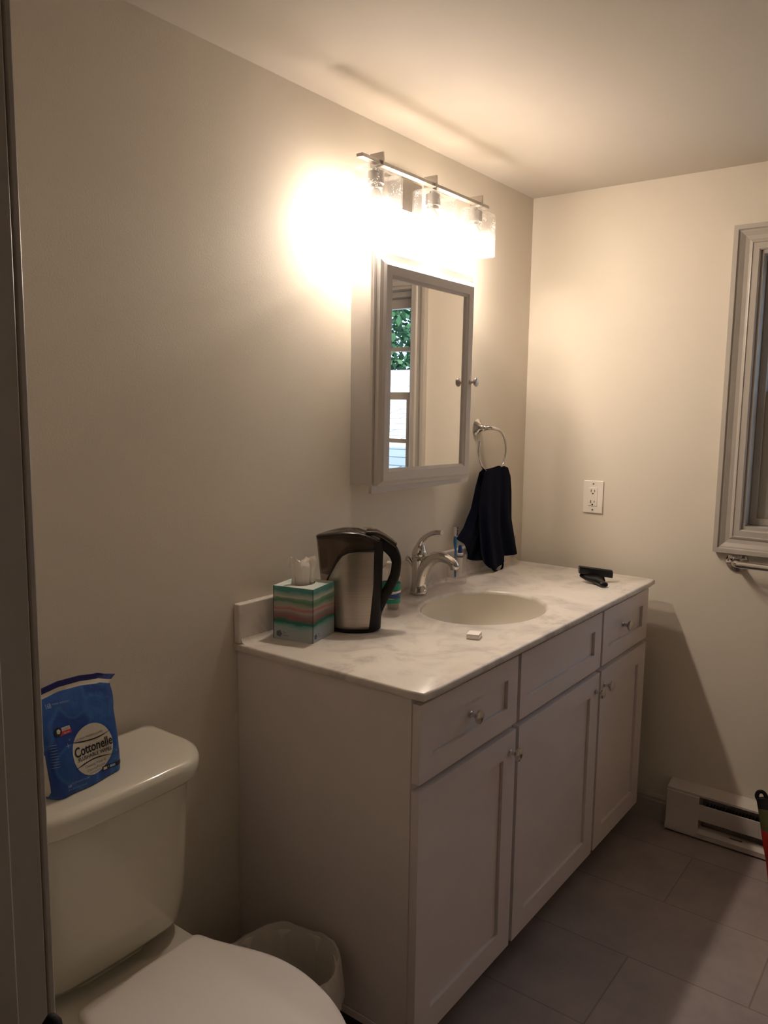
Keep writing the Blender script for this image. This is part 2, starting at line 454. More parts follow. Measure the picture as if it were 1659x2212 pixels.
# window opening in the right wall
WY0, WY1, WZ0, WZ1 = -1.50, -0.797, 1.083, 1.977
bm = BM()
bx(bm, (0, WY1, 0), (0.15, 0.12, 4.0)); bx(bm, (0, -2.62, 0), (0.15, WY0, 4.0))
bx(bm, (0, WY0, 0), (0.15, WY1, WZ0)); bx(bm, (0, WY0, WZ1), (0.15, WY1, 4.0))  # raised above the ceiling, out of view, to shade the neighbouring roof
struct('wall_right', bm, M['wall'])
bm = BM(); bx(bm, (-4.0, 0, 0), (0, 0.12, H)); struct('wall_back', bm, M['wall'])
bm = BM(); bx(bm, (-4.0, -2.62, 0), (0, -2.5, H)); struct('wall_front', bm, M['wall'])
DY0, DY1, DZ = -2.02, -0.720, 2.05
bm = BM()
bx(bm, (-2.512, DY1 + 0.0125, 0), (-2.406, 0, H)); bx(bm, (-2.512, -2.5, 0), (-2.406, DY0 - 0.0125, H)); bx(bm, (-2.512, DY0 - 0.0125, DZ + 0.0125), (-2.406, DY1 + 0.0125, H))
struct('wall_left', bm, M['wall'])
bm = BM(); bx(bm, (-4.12, -2.62, 0), (-4.0, 0.12, H)); struct('wall_hall', bm, M['wall'])
bm = BM(); bx(bm, (-4.12, -2.62, H), (0, 0.12, H + 0.15)); struct('ceiling', bm, M['ceiling'])
bm = BM(); bx(bm, (-4.12, -2.62, -0.1), (0.0, 0.12, 0)); struct('floor', bm, M['floor'])

def prof_strip(bm, prof, p0, p1, out, upv=(0, 0, 1)):
    """profile (dist out of wall, height) swept straight from p0 to p1"""
    p0, p1, out, upv = Vector(p0), Vector(p1), Vector(out), Vector(upv)
    rings = [[p + out * a + upv * b for a, b in prof] for p in (p0, p1)]
    loft(bm, rings)
BB = [(0, 0), (0.013, 0), (0.013, 0.066), (0.010, 0.072), (0.009, 0.080), (0.004, 0.088), (0, 0.092)]
bm = BM(); prof_strip(bm, BB, (0, -0.001, 0), (0, -0.628, 0), (-1, 0, 0)); struct('baseboard_right', bm, M['trim'])
bm = BM(); prof_strip(bm, BB, (-1.50, 0, 0), (-2.411, 0, 0), (0, -1, 0)); struct('baseboard_back', bm, M['trim'])

# door frame at the camera's left
d = struct_empty('door_1', (-2.46, DY1, 0))
def dchild(name, a, b, m=M['trim'], bev=0.002):
    o = box(name, [a[i] - d.location[i] for i in range(3)], [b[i] - d.location[i] for i in range(3)], m, d, bevel=bev); return o
dchild('door_jamb', (-2.513, DY1, 0), (-2.4058, DY1 + 0.012, DZ))
dchild('door_stop', (-2.480, DY1 - 0.0002, 0), (-2.4400, DY1 - 0.011, DZ))
dchild('door_casing', (-2.4055, DY1 - 0.0008, 0), (-2.3980, DY1 + 0.065, DZ + 0.06))
dchild('door_jamb', (-2.513, DY0 - 0.012, 0), (-2.4058, DY0, DZ))
dchild('door_head', (-2.513, DY0, DZ), (-2.4058, DY1, DZ + 0.012))

# window
wn = struct_empty('window_1', (0, -1.15, 1.0))
WO = Vector((0, -1.15, 1.0))
CP = [(0, 0), (0.026, 0), (0.026, 0.014), (0.020, 0.017), (0.019, 0.022), (0.012, 0.034), (0.010, 0.046), (0.014, 0.052), (0.015, 0.056), (0.012, 0.058), (0.012, 0.076), (0.008, 0.080), (0, 0.080)]
def frame_loop(bm, prof, y0, y1, z0, z1, xsign=-1):
    """mitred frame; outer rect given; prof=(out,inward)"""
    rings = []
    for (cy, cz, sy, sz) in ((y1, z0, -1, 1), (y1, z1, -1, -1), (y0, z1, 1, -1), (y0, z0, 1, 1)):
        rings.append([Vector((xsign * a, cy + sy * b, cz + sz * b)) - WO for a, b in prof])
    loft(bm, rings, closed=True)
bm = BM(); frame_loop(bm, CP, WY0 - 0.078, -0.7205, 1.004, 2.056); obj('window_casing', bm, M['trim'], wn)
JP = [(0.0, 0), (-0.15, 0), (-0.15, 0.012), (-0.0, 0.012)]
bm = BM(); frame_loop(bm, JP, WY0, WY1, WZ0, WZ1); obj('window_jamb', bm, M['trim'], wn)
SP = [(-0.055, 0.012), (-0.15, 0.012), (-0.15, 0.034), (-0.055, 0.034)]
bm = BM(); frame_loop(bm, SP, WY0, WY1, WZ0, WZ1); obj('window_stop', bm, M['trim'], wn, bevel=0.002)
sy0, sy1 = WY0 + 0.034, WY1 - 0.034
def sash(x0, z0, z1, bot, top, munz):
    fr = BM()
    g0, g1 = sy0 + 0.045, sy1 - 0.045
    bx(fr, Vector((x0, sy0, z0)) - WO, Vector((x0 + 0.03, g0, z1)) - WO); bx(fr, Vector((x0, g1, z0)) - WO, Vector((x0 + 0.03, sy1, z1)) - WO)
    bx(fr, Vector((x0, g0, z0)) - WO, Vector((x0 + 0.03, g1, z0 + bot)) - WO); bx(fr, Vector((x0, g0, z1 - top)) - WO, Vector((x0 + 0.03, g1, z1)) - WO)
    s = obj('window_sash', fr, M['trim'], wn)
    mu = BM()
    bx(mu, Vector((x0 + 0.004, g0, munz - 0.009)) - WO, Vector((x0 + 0.026, g1, munz + 0.009)) - WO)
    ym = (g0 + g1) / 2
    bx(mu, Vector((x0 + 0.005, ym - 0.009, z0 + bot)) - WO, Vector((x0 + 0.025, ym + 0.009, z1 - top)) - WO)
    obj('muntin', mu, M['trim'], s)
    pn = BM(); bx(pn, Vector((x0 + 0.013, g0, z0 + bot)) - WO, Vector((x0 + 0.016, g1, z1 - top)) - WO)
    obj('window_pane', pn, M['pane'], s)
sash(0.070, 1.117, 1.536, 0.045, 0.032, 1.322)
sash(0.104, 1.505, 1.943, 0.030, 0.042, 1.725)

# ------------------------------------------------------------------ outside
bm = BM(); bx(bm, (0.15, -30, -3.2), (40, 20, -3.0)); struct('ground', bm, M['grass'])
hs = thing('neighbouring_house', 'grey shingled roof of the low house outside the window, seen in the mirror', 'house', (3.5, -2, -3.0))
bm = BM()
loft(bm, [[Vector((1.0 - 3.5, -14 + 2, 3.84)), Vector((6.6 - 3.5, -14 + 2, 5.02)), Vector((6.6 - 3.5, -14 + 2, 4.86)), Vector((1.0 - 3.5, -14 + 2, 3.68))],
          [Vector((1.0 - 3.5, 3 + 2, 3.84)), Vector((6.6 - 3.5, 3 + 2, 5.02)), Vector((6.6 - 3.5, 3 + 2, 4.86)), Vector((1.0 - 3.5, 3 + 2, 3.68))]])
obj('roof', bm, M['shingle'], hs)
box('siding', (1.3 - 3.5, -13.6 + 2, 0), (6.4 - 3.5, 2.6 + 2, 3.70), M['roofwall'], hs)

def tree(x, y, h, R, label, seed):
    rnd = random.Random(seed)
    t = thing('leafy_tree', label, 'tree', (x, y, -3.0))
    bm = BM(); tube(bm, [(0, 0, 0), (0.1, 0, h * 0.4), (0, 0.1, h * 0.75)], [0.28, 0.2, 0.1], n=10); obj('trunk', bm, M['bark'], t, smooth=True)
    bm = BM()
    blobs = [(Vector((rnd.uniform(-1, 1) * R * 0.7, rnd.uniform(-1, 1) * R * 0.7, h * 0.68 + rnd.uniform(-1, 1) * R * 0.75)), rnd.uniform(0.35, 0.6) * R) for _ in range(26)]
    for c, r in blobs:
        for _ in range(520):
            dv = Vector((rnd.gauss(0, 1), rnd.gauss(0, 1), rnd.gauss(0, 1))).normalized() * r * rnd.uniform(0.55, 1.0)
            p = c + dv
            a = Vector((rnd.gauss(0, 1), rnd.gauss(0, 1), rnd.gauss(0, 1))).normalized()
            b = a.cross(Vector((rnd.gauss(0, 1), rnd.gauss(0, 1), rnd.gauss(0, 1)))).normalized()
            s = rnd.uniform(0.05, 0.11)
            vs = [bm.verts.new(p + a * s * i + b * s * j * 0.6) for i, j in ((-1, 0), (0, -1), (1, 0), (0, 1))]
            bm.faces.new(vs)
    obj('foliage', bm, M['leaf'], t)
tree(11.2, -8.6, 8.6, 3.3, 'green leafy tree behind the roof outside, reflected at the left of the mirror', 1)

# ------------------------------------------------------------------ vanity
XL, XR = -1.492, -0.093
FY = -0.5185      # cabinet front
DF = -0.5385      # door faces
V0 = Vector((-0.79, -0.26, 0))
van = thing('bathroom_vanity', 'off-white shaker bathroom vanity with three doors under the marble top', 'vanity', V0)
def vbox(name, a, b, m=M['cab'], bevel=0.0, parent=None, **k):
    return box(name, Vector(a) - V0, Vector(b) - V0, m, parent or van, bevel=bevel, **k)
bm = BM(); 
for a, b in (((XL, FY, 0.085), (XL + 0.016, -0.001, 0.8765)), ((XR - 0.016, FY, 0.085), (XR, -0.001, 0.8765)),
             ((XL + 0.016, FY, 0.085), (XR - 0.016, -0.001, 0.101)), ((XL + 0.016, FY, 0.861), (XR - 0.016, FY + 0.02, 0.8765)),
             ((XL + 0.016, -0.016, 0.101), (XR - 0.016, -0.001, 0.8765)), ((XL + 0.016, FY, 0.101), (XR - 0.016, FY + 0.018, 0.861))):
    bx(bm, Vector(a) - V0, Vector(b) - V0)
obj('cabinet_body', bm, M['cab'], van)
vbox('base_strip', (XL - 0.005, FY + 0.004, 0.083), (XL - 0.0002, -0.002, 0.102), bevel=0.0015)
vbox('toe_kick', (XL + 0.05, FY + 0.075, 0.0), (XR - 0.02, -0.01, 0.0845), M['recess_shade'], label='recessed base under the doors, shade put into its dark colour')

def shaker(name, x0, x1, z0, z1, rail=0.062, label=None):
    """five-piece panel front: mitre-free frame with a recessed centre and a dark shadow joint on the right"""
    bm = BM()
    yb, yf, yp = FY - 0.0005, DF, DF + 0.0085
    def q(pts):
        bm.faces.new([bm.verts.new(Vector(p) - V0) for p in pts])
    xi0, xi1, zi0, zi1 = x0 + rail, x1 - rail, z0 + rail, z1 - rail
    # frame pieces
    bx(bm, Vector((x0, yf, z0)) - V0, Vector((xi0, yb, z1)) - V0)
    bx(bm, Vector((xi1, yf, z0)) - V0, Vector((x1, yb, z1)) - V0)
    bx(bm, Vector((xi0, yf, z0)) - V0, Vector((xi1, yb, zi0)) - V0)
    bx(bm, Vector((xi0, yf, zi1)) - V0, Vector((xi1, yb, z1)) - V0)
    bx(bm, Vector((xi0 + 0.0008, yp, zi0 + 0.0008)) - V0, Vector((xi1 - 0.0016, yb, zi1 - 0.0008)) - V0)
    bmesh.ops.remove_doubles(bm, verts=bm.verts, dist=1e-5)
    return obj(name, bm, M['cab'], van, label=label)

def knob(parent, x, y, z, off, m=M['chrome'], s=1.0):
    bm = BM()
    lathe(bm, [(0.008 * s, 0), (0.0085 * s, 0.002 * s), (0.006 * s, 0.004 * s), (0.0045 * s, 0.010 * s), (0.006 * s, 0.015 * s), (0.013 * s, 0.019 * s), (0.0165 * s, 0.0225 * s), (0.016 * s, 0.027 * s), (0.010 * s, 0.030 * s), (0.002 * s, 0.031 * s)],
          Vector((x, y, z)) - off, '-y', 24)
    return obj('knob', bm, m, parent, smooth=True, label='round metal knob')
D1 = shaker('door', -1.488, -1.057, 0.0845, 0.6735)
D2 = shaker('door', -1.040, -0.512, 0.0845, 0.6735)
D3 = shaker('door', -0.496, -0.095, 0.0845, 0.6735)
W1 = shaker('drawer', -1.488, -1.057, 0.690, 0.863, 0.050)
W2 = shaker('drawer_front', -1.040, -0.512, 0.690, 0.863, 0.050)
W3 = shaker('drawer', -0.496, -0.095, 0.690, 0.863, 0.050)
knob(W1, -1.272, DF + 0.008, 0.776, V0); knob(W3, -0.310, DF + 0.008, 0.780, V0)
knob(D1, -1.085, DF, 0.621, V0); knob(D2, -0.540, DF, 0.621, V0); knob(D3, -0.469, DF, 0.624, V0)

# ------------------------------------------------------------------ countertop with basin
SX, SY, SA, SB = -0.795, -0.288, 0.213, 0.176
T0 = Vector((-0.79, -0.28, 0.8775))
ct = thing('vanity_countertop', 'pale veined marble vanity top with integral oval sink and backsplash', 'countertop', T0)
cx0, cx1, cy0, cy1 = -1.504, -0.084, -0.559, -0.0005
N = 144
def rectpt(t):
    dx, dy = cos(t), sin(t)
    s = 1e9
    if dx > 1e-9: s = min(s, (cx1 - SX) / dx)
    if dx < -1e-9: s = min(s, (cx0 - SX) / dx)
    if dy > 1e-9: s = min(s, (cy1 - SY) / dy)
    if dy < -1e-9: s = min(s, (cy0 - SY) / dy)
    return SX + dx * s, SY + dy * s
angs = [2 * pi * i / N for i in range(N)]
for c in ((cx0, cy0), (cx1, cy0), (cx0, cy1), (cx1, cy1)):
    t = math.atan2(c[1] - SY, c[0] - SX) % (2 * pi)
    k = min(range(N), key=lambda i: abs(angs[i] - t)); angs[k] = t
def rnd_corner(x, y, r, inset=0.0):
    X0, X1, Y0 = cx0 + inset, cx1 - inset, cy0 + inset
    x = min(max(x, X0), X1); y = max(y, Y0)
    for X, s in ((X0, 1), (X1, -1)):
        c = (X + s * r, Y0 + r)
        if (x - c[0]) * s < 0 and y < c[1]:
            dx, dy = x - c[0], y - c[1]; L = max(math.hypot(dx, dy), 1e-9); f = r / max(L, 1e-9)
            x, y = c[0] + dx * f, c[1] + dy * f
    return x, y
zt, zb = 0.896, 0.8775
def ell(f, z, fy=None):
    return [Vector((SX + SA * f * cos(t), SY + SB * (fy or f) * sin(t), z)) - T0 for t in angs]
def outer(z, inset):
    return [Vector((*rnd_corner(*rectpt(t), 0.012, inset), z)) - T0 for t in angs]
bm = BM()
rings = [outer(zb, 0.003), outer(zb + 0.004, 0.0), outer(zt - 0.005, 0.0), outer(zt - 0.0015, 0.0015), outer(zt, 0.005),
         ell(1.03, zt), ell(1.0, zt - 0.0015), ell(0.975, zt - 0.008), ell(0.968, zb)]
loft(bm, rings + [outer(zb, 0.003)], cap=False)
bmesh.ops.remove_doubles(bm, verts=bm.verts, dist=1e-6)
obj('counter_slab', bm, M['marble'], ct, smooth=True, ang=50)
bm = BM()
rs = [ell(0.967, zt - 0.010), ell(0.955, zt - 0.03), ell(0.92, zt - 0.06), ell(0.84, zt - 0.095), ell(0.66, zt - 0.125), ell(0.40, zt - 0.138), ell(0.12, zt - 0.142, 0.14)]
outr = [ell(0.13, zt - 0.150, 0.15), ell(0.42, zt - 0.146), ell(0.69, zt - 0.133), ell(0.87, zt - 0.1), ell(0.95, zt - 0.06), ell(0.985, zb - 0.0005), ell(0.967, zt - 0.010)]
loft(bm, rs + outr, cap=False)
loft(bm, [outr[0], rs[-1]], cap=False)
bmesh.ops.remove_doubles(bm, verts=bm.verts, dist=1e-6)
obj('sink_basin', bm, M['sinkb'], ct, smooth=True, label='plain cream oval sink bowl')
bm = BM(); lathe(bm, [(0.010, 0), (0.022, 0.001), (0.022, 0.003), (0.016, 0.0045), (0.004, 0.005)], Vector((SX, SY, zt - 0.1425)) - T0); obj('drain', bm, M['chrome'], ct, smooth=True, label='chrome sink drain')
bm = BM(); bx(bm, Vector((cx0, -0.021, zt + 0.0002)) - T0, Vector((cx1, -0.0008, zt + 0.098)) - T0)
obj('backsplash', bm, M['marble'], ct, bevel=0.004, seg=3)
bm = BM()
cv = [(0, 0)] + [(0.014 - 0.014 * sin(a), 0.014 - 0.014 * cos(a)) for a in [i * pi / 12 for i in range(7)]]
loft(bm, [[Vector((x, -0.0205 - a, zt + 0.0002 + b)) - T0 for a, b in [(0, 0), (0.014, 0), (0.0098, 0.0006), (0.0062, 0.0022), (0.0035, 0.0048), (0.0012, 0.0090), (0, 0.014)]] for x in (cx0 + 0.006, cx1 - 0.004)])
obj('backsplash_cove', bm, M['marble'], ct, smooth=True, ang=60)

# ------------------------------------------------------------------ faucet
F0 = Vector((-0.792, -0.056, 0.896))
fa = thing('sink_faucet', 'polished single-lever faucet standing behind the oval sink', 'faucet', F0)
bm = BM()
def fr(z, a, b, dy=0.0, p=2.0): return ring((0, dy, z), (a, 0, 0), (0, b, 0), 28, p)
loft(bm, [fr(0, .0240, .0250), fr(.003, .0262, .0272), (fr(.012, .0262, .0272)), fr(.015, .0240, .0255), fr(.030, .0218, .0235), fr(.055, .0205, .0220), fr(.085, .0210, .0220), fr(.105, .0222, .0230), fr(.116, .0230, .0238), fr(.118, .0220, .0228)])
obj('faucet_body', bm, M['chrome'], fa, smooth=True, ang=50)
bm = BM()
sp = [(0, -.003, .020), (0, -.006, .045), (0, -.014, .073), (0, -.030, .100), (0, -.052, .1185), (0, -.074, .1260), (0, -.096, .1245), (0, -.116, .1160), (0, -.130, .1050), (0, -.138, .0965)]
P = cr(sp, 5); L = len(P)
rr = [lerp_tab([(0, .0185), (.25, .0195), (.5, .0170), (.72, .0145), (.86, .0135), (.95, .0105), (1, .0060)], i / (L - 1)) for i in range(L)]
tube(bm, P, rr, 20, ref=(1, 0, 0), flat=1.15)
obj('spout', bm, M['chrome'], fa, smooth=True, ang=60)
bm = BM(); e = P[-1]; t = (P[-1] - P[-3]).normalized()
tube(bm, [Vector((0, -.1255, .1030)), Vector((0, -.1275, .0940))], [0.0115, 0.0108], 20, ref=(1, 0, 0)); obj('aerator', bm, M['nickel'], fa, smooth=True)
bm = BM()
loft(bm, [fr(.1205, .0225, .0235), fr(.124, .0238, .0248), fr(.135, .0215, .0230), fr(.146, .0165, .0185, -.001), fr(.156, .0108, .0140, -.003)])
lv = cr([(0, -.001, .145), (0, -.004, .158), (0, -.012, .172), (0, -.026, .184), (0, -.042, .193), (0, -.060, .199), (0, -.080, .2005)], 5)
tube(bm, lv, [lerp_tab([(0, .0125), (.25, .0100), (.55, .0078), (.85, .0078), (1, .0070)], i / (len(lv) - 1)) for i in range(len(lv))], 16, ref=(1, 0, 0), flat=1.3)
obj('lever_handle', bm, M['chrome'], fa, smooth=True, ang=60)
bm = BM()
tube(bm, cr([(-.004, .020, .084), (-.007, .026, .098), (-.012, .032, .108), (-.018, .037, .113)], 4), [.004, .0045, .0045, .0045, .005, .0055, .006, .007, .0078, .0085, .0088, .008, .005], 12)
obj('lift_rod', bm, M['chrome'], fa, smooth=True, ang=60)

# ------------------------------------------------------------------ medicine cabinet
C0 = Vector((-0.84, -0.05, 1.2539))
mc = thing('medicine_cabinet', 'off-white wall medicine cabinet with mirrored door over the sink', 'medicine cabinet', C0)
def cb(name, a, b, parent=None, bevel=0.0, m=M['medcab'], **k): return box(name, Vector(a) - C0, Vector(b) - C0, m, parent or mc, bevel, **k)
cb('cabinet_body', (-1.0625, -0.090, 1.2539), (-0.617, -0.0005, 1.8532))
cb('face_frame', (-1.094, -0.1005, 1.2345), (-0.586, -0.0903, 1.8760), bevel=0.001)
dr = bpy.data.objects.new('door', None); COL.objects.link(dr); dr.parent = mc
dr.location = Vector((-0.852, -0.104, 1.5525)) - C0
dr.rotation_euler = (0, radians(0.55), radians(-0.6))
DX, DZh = 0.2330, 0.2985
bm = BM()
# moulded frame: outer half size, (inset from edge, protrusion)
MP = [(0, 0), (0, -0.012), (0.004, -0.015), (0.008, -0.017), (0.010, -0.020), (0.014, -0.0235), (0.038, -0.0235), (0.040, -0.0205), (0.046, -0.0165), (0.0465, -0.010), (0.0465, 0)]
rings = []
for sx, sz in ((-1, -1), (1, -1), (1, 1), (-1, 1)):
    rings.append([Vector((sx * (DX - a), b, sz * (DZh - a))) for a, b in MP])
loft(bm, rings, closed=True)
obj('door_frame', bm, M['medcab'], dr, smooth=True, ang=20)
bm = BM(); bx(bm, (-DX + 0.046, -0.0125, -DZh + 0.046), (DX - 0.046, -0.009, DZh - 0.046)); obj('mirror', bm, M['mirror'], dr, label='mirror glass reflecting the window and wall')
bm = BM(); lathe(bm, [(0.007, 0), (0.0075, 0.002), (0.0045, 0.004), (0.004, 0.011), (0.007, 0.015), (0.0125, 0.018), (0.014, 0.021), (0.0125, 0.024), (0.006, 0.027), (0.001, 0.0275)], (DX - 0.020, -0.0235, -0.002), '-y', 24)
obj('knob', bm, M['nickel'], dr, smooth=True, label='small round nickel knob')

# ------------------------------------------------------------------ vanity light
L0 = Vector((-0.845, 0, 2.02))
lt = thing('vanity_light', 'three-lamp brushed bar light above the medicine cabinet, lit', 'light fixture', L0)
YC = -0.108
box('back_plate', Vector((-0.93, -0.020, 2.030)) - L0, Vector((-0.76, -0.0005, 2.118)) - L0, M['nickel'], lt, bevel=0.002)
box('light_bar', Vector((-1.188, -0.134, 2.0770)) - L0, Vector((-0.560, -0.114, 2.0865)) - L0, M['nickel'], lt, bevel=0.0015)
for i, (x0, x1) in enumerate(((-1.168, -1.019), (-0.9006, -0.7555), (-0.6624, -0.5215))):
    xm = (x0 + x1) / 2
    yc = -0.109
    yb = -0.1035
    bm = BM()
    bx(bm, Vector(((-1.1117, -0.867, -0.6147)[i], -0.140, 2.0735)) - L0, Vector(((-1.1117, -0.867, -0.6147)[i] + 0.005, -0.098, 2.1060)) - L0)
    obj('bracket', bm, M['nickel'], lt)
    # glass shade: rounded box, closed top with a hole hidden by the socket, open bottom
    bm = BM(); hx, hy, r = (x1 - x0) / 2, 0.031, 0.010
    def rr_ring(z, ins, n=6):
        out = []
        for (sx, sy, a0) in ((1, 1, 0), (-1, 1, 90), (-1, -1, 180), (1, -1, 270)):
            for k in range(n + 1):
                a = radians(a0 + 90 * k / n)
                out.append(Vector((xm + sx * (hx - ins - r) + r * cos(a), yc + sy * (hy - ins - r) + r * sin(a), z)) - L0)
        return out
    loft(bm, [rr_ring(1.939, 0), rr_ring(2.062, 0), rr_ring(2.067, 0.004), rr_ring(2.067, 0.0205)], cap=False)
    loft(bm, [rr_ring(1.939, 0), rr_ring(1.939, 0.003), rr_ring(2.062, 0.003), rr_ring(2.064, 0.020)], cap=False)
    bmesh.ops.remove_doubles(bm, verts=bm.verts, dist=1e-6)
    sh = obj('glass_shade', bm, M['seeded'], lt, label='rectangular clear seeded glass shade')
    bm = BM()
    lathe(bm, [(0.006, 0.0115), (0.010, 0.008), (0.0105, 0.001), (0.021, 0.0), (0.0215, -0.030), (0.017, -0.032), (0.017, -0.040), (0.012, -0.044)][::-1], Vector((xm, yb, 2.0665)) - L0, 'z', 24)
    obj('lamp_socket', bm, M['nickel'], lt, smooth=True)
    bm = BM()
    lathe(bm, [(0.010, -0.044), (0.0125, -0.049), (0.0185, -0.060), (0.0222, -0.072), (0.0228, -0.084), (0.0225, -0.0875), (0.002, -0.0875)][::-1], Vector((xm, yb, 2.0665)) - L0, 'z', 24)
    obj('bulb_blocking_collar', bm, M['white'], lt, smooth=True)  # opaque part added to block the bulb's upward and sideways light
    bm = BM()
    lathe(bm, [(0.002, -0.0880), (0.0223, -0.0880), (0.0215, -0.097), (0.0190, -0.103), (0.0125, -0.110), (0.003, -0.114)][::-1], Vector((xm, yb, 2.0665)) - L0, 'z', 24)
    obj('light_bulb', bm, M['bulb'], lt, smooth=True, label='lit warm bulb')

# ------------------------------------------------------------------ towel ring and hand towel
R0 = Vector((-0.368, 0, 1.402))
trg = thing('towel_ring', 'chrome open towel ring on the wall right of the medicine cabinet', 'towel ring', R0)
bm = BM(); lathe(bm, [(0.031, 0.0005), (0.031, 0.003), (0.028, 0.005), (0.020, 0.011), (0.014, 0.018), (0.011, 0.026), (0.012, 0.028), (0.012, 0.031), (0.0095, 0.034), (0.009, 0.040)], (0, 0, 0), '-y', 28)
obj('wall_mount', bm, M['chrome'], trg, smooth=True)
def rp(x, z, y=-0.055): return (x - 0.36 + 0.368 - 0.004, y, z - 0.002)
pts = [(0.0, -0.036, 0.0), (0.006, -0.050, 0.001), rp(.035, -.001), rp(.068, -.010), rp(.0911, -.0264), rp(.1068, -.0565), rp(.1097, -.0804), rp(.1045, -.105), rp(.088, -.132), rp(.055, -.152), rp(.012, -.158), rp(-.030, -.146), rp(-.052, -.130), rp(-.0691, -.1083), rp(-.080, -.085), rp(-.0827, -.0681), rp(-.0776, -.040)]
Pq = cr(pts, 4)
bm = BM(); tube(bm, Pq, [lerp_tab([(0, .0085), (.08, .007), (.3, .0042), (.96, .0040), (1, .0045)], i / (len(Pq) - 1)) for i in range(len(Pq))], 12)
obj('ring', bm, M['chrome'], trg, smooth=True, ang=60)

H0 = Vector((-0.33, -0.055, 1.25))
tw = thing('hand_towel', 'dark navy terry hand towel hanging from the chrome ring', 'towel', H0)
def poly(pts, u):
    L = [0]
    for a, b in zip(pts, pts[1:]): L.append(L[-1] + math.dist(a, b))
    s = u * L[-1]
    for i in range(len(pts) - 1):
        if s <= L[i + 1] + 1e-12:
            f = (s - L[i]) / (L[i + 1] - L[i]); return tuple(pts[i][k] + (pts[i + 1][k] - pts[i][k]) * f for k in range(2))
    return pts[-1]
def towel_layer(name, left, right, bot, top, y0, amp, ph, th=0.005, nu=60, nv=56):
    bm = BM(); F = []; B = []
    for j in range(nv + 1):
        v = j / nv; F.append([]); B.append([])
        lx, rx = poly(left, v), poly(right, v)
        for i in range(nu + 1):
            u = i / nu
            tp, bp = poly(top, u), poly(bot, u)
            c = [(1 - u) * lx[k] + u * rx[k] + (1 - v) * tp[k] + v * bp[k] - ((1 - u) * (1 - v) * top[0][k] + u * (1 - v) * top[-1][k] + (1 - u) * v * bot[0][k] + u * v * bot[-1][k]) for k in range(2)]
            a = amp * min(1, 0.25 + v * 1.2)
            y = y0 + a * (0.6 * sin(u * 9.5 + ph + v * 0.8) + 0.4 * sin(u * 21 + 2 * ph - v * 2.2))
            e = th * (0.5 + 0.5 * min(1, 8 * u, 8 * (1 - u)))
            F[-1].append(bm.verts.new(Vector((c[0], y - e / 2, c[1])) - H0)); B[-1].append(bm.verts.new(Vector((c[0], y + e / 2, c[1])) - H0))
    for G, fl in ((F, 1), (B, 0)):
        for j in range(nv):
            for i in range(nu):
                q = [G[j][i], G[j][i + 1], G[j + 1][i + 1], G[j + 1][i]]
                bm.faces.new(q if fl else q[::-1])
    for j in range(nv):
        bm.faces.new((F[j][0], F[j + 1][0], B[j + 1][0], B[j][0])); bm.faces.new((F[j][nu], B[j][nu], B[j + 1][nu], F[j + 1][nu]))
    for i in range(nu):
        bm.faces.new((F[0][i], B[0][i], B[0][i + 1], F[0][i + 1])); bm.faces.new((F[nv][i], F[nv][i + 1], B[nv][i + 1], B[nv][i]))
    return obj(name, bm, M['navy'], tw, smooth=True, ang=70)
top = [(-.4208, 1.252), (-.400, 1.2610), (-.34, 1.262), (-.285, 1.2680), (-.262, 1.262)]
towel_layer('front_fold', [(-.4208, 1.252), (-.4397, 1.207), (-.452, 1.1298), (-.445, 1.05), (-.432, .975), (-.4185, .950)],
            [(-.262, 1.262), (-.240, 1.23), (-.2291, 1.1753), (-.2219, 1.0731), (-.1954, 1.0016), (-.1727, .9379)],
            [(-.4185, .950), (-.395, .938), (-.372, .915), (-.345, .905), (-.300, .912), (-.262, .922), (-.250, .940), (-.235, .938), (-.1727, .9379)], top, -0.068, 0.010, 0.4)
towel_layer('back_fold', [(-.4208, 1.252), (-.4397, 1.207), (-.4632, 1.1298), (-.5058, 1.0712), (-.5516, 1.0375)],
            [(-.262, 1.262), (-.255, 1.2), (-.27, 1.1), (-.33, 1.0), (-.385, .9420)],
            [(-.5516, 1.0375), (-.4929, .9985), (-.4786, .9598), (-.45, .9500), (-.385, .9420)], top, -0.047, 0.008, 1.7)
bm = BM(); tube(bm, cr([(-.352, -.066, .914), (-.330, -.067, .899), (-.295, -.067, .892), (-.272, -.066, .902), (-.268, -.065, .922)], 5), 0.0038, 8)
for v in bm.verts: v.co -= H0
obj('hanging_loop', bm, M['navy'], tw, smooth=True)

# ------------------------------------------------------------------ outlet
O0 = Vector((0, -0.2867, 1.1529))
ou = thing('wall_outlet', 'white two-socket electrical outlet on the right wall above the counter', 'outlet', O0)
bm = BM(); bx(bm, (-0.0008, -0.0379, -0.0597), (-0.0060, 0.0379, 0.0597)); obj('cover_plate', bm, M['plate'], ou, bevel=0.0035, seg=3)
box('receptacle', (-0.0055, -0.0168, -0.0335), (-0.0082, 0.0168, 0.0335), M['plate'], ou, bevel=0.0008)
for zc in (0.020, -0.020):
    bm = BM()
    bx(bm, (-0.0078, -0.0075, zc - 0.002), (-0.0086, -0.0055, zc + 0.006)); bx(bm, (-0.0078, 0.0055, zc - 0.003), (-0.0086, 0.0078, zc + 0.007))
    lathe(bm, [(0.0028, 0), (0.0028, 0.0006)], (-0.0080, 0.000, zc - 0.008), '-x', 14)
    obj('socket_slots', bm, M['slot'], ou)
box('reset_buttons', (-0.0078, -0.0075, -0.0045), (-0.0088, 0.0095, 0.0045), M['white'], ou)
for zc in (0.0475, -0.0475):
    bm = BM(); lathe(bm, [(0.0033, 0), (0.0033, 0.0008), (0.0015, 0.0012)], (-0.0058, 0, zc), '-x', 14); obj('plate_screw', bm, M['nickel'], ou, smooth=True)

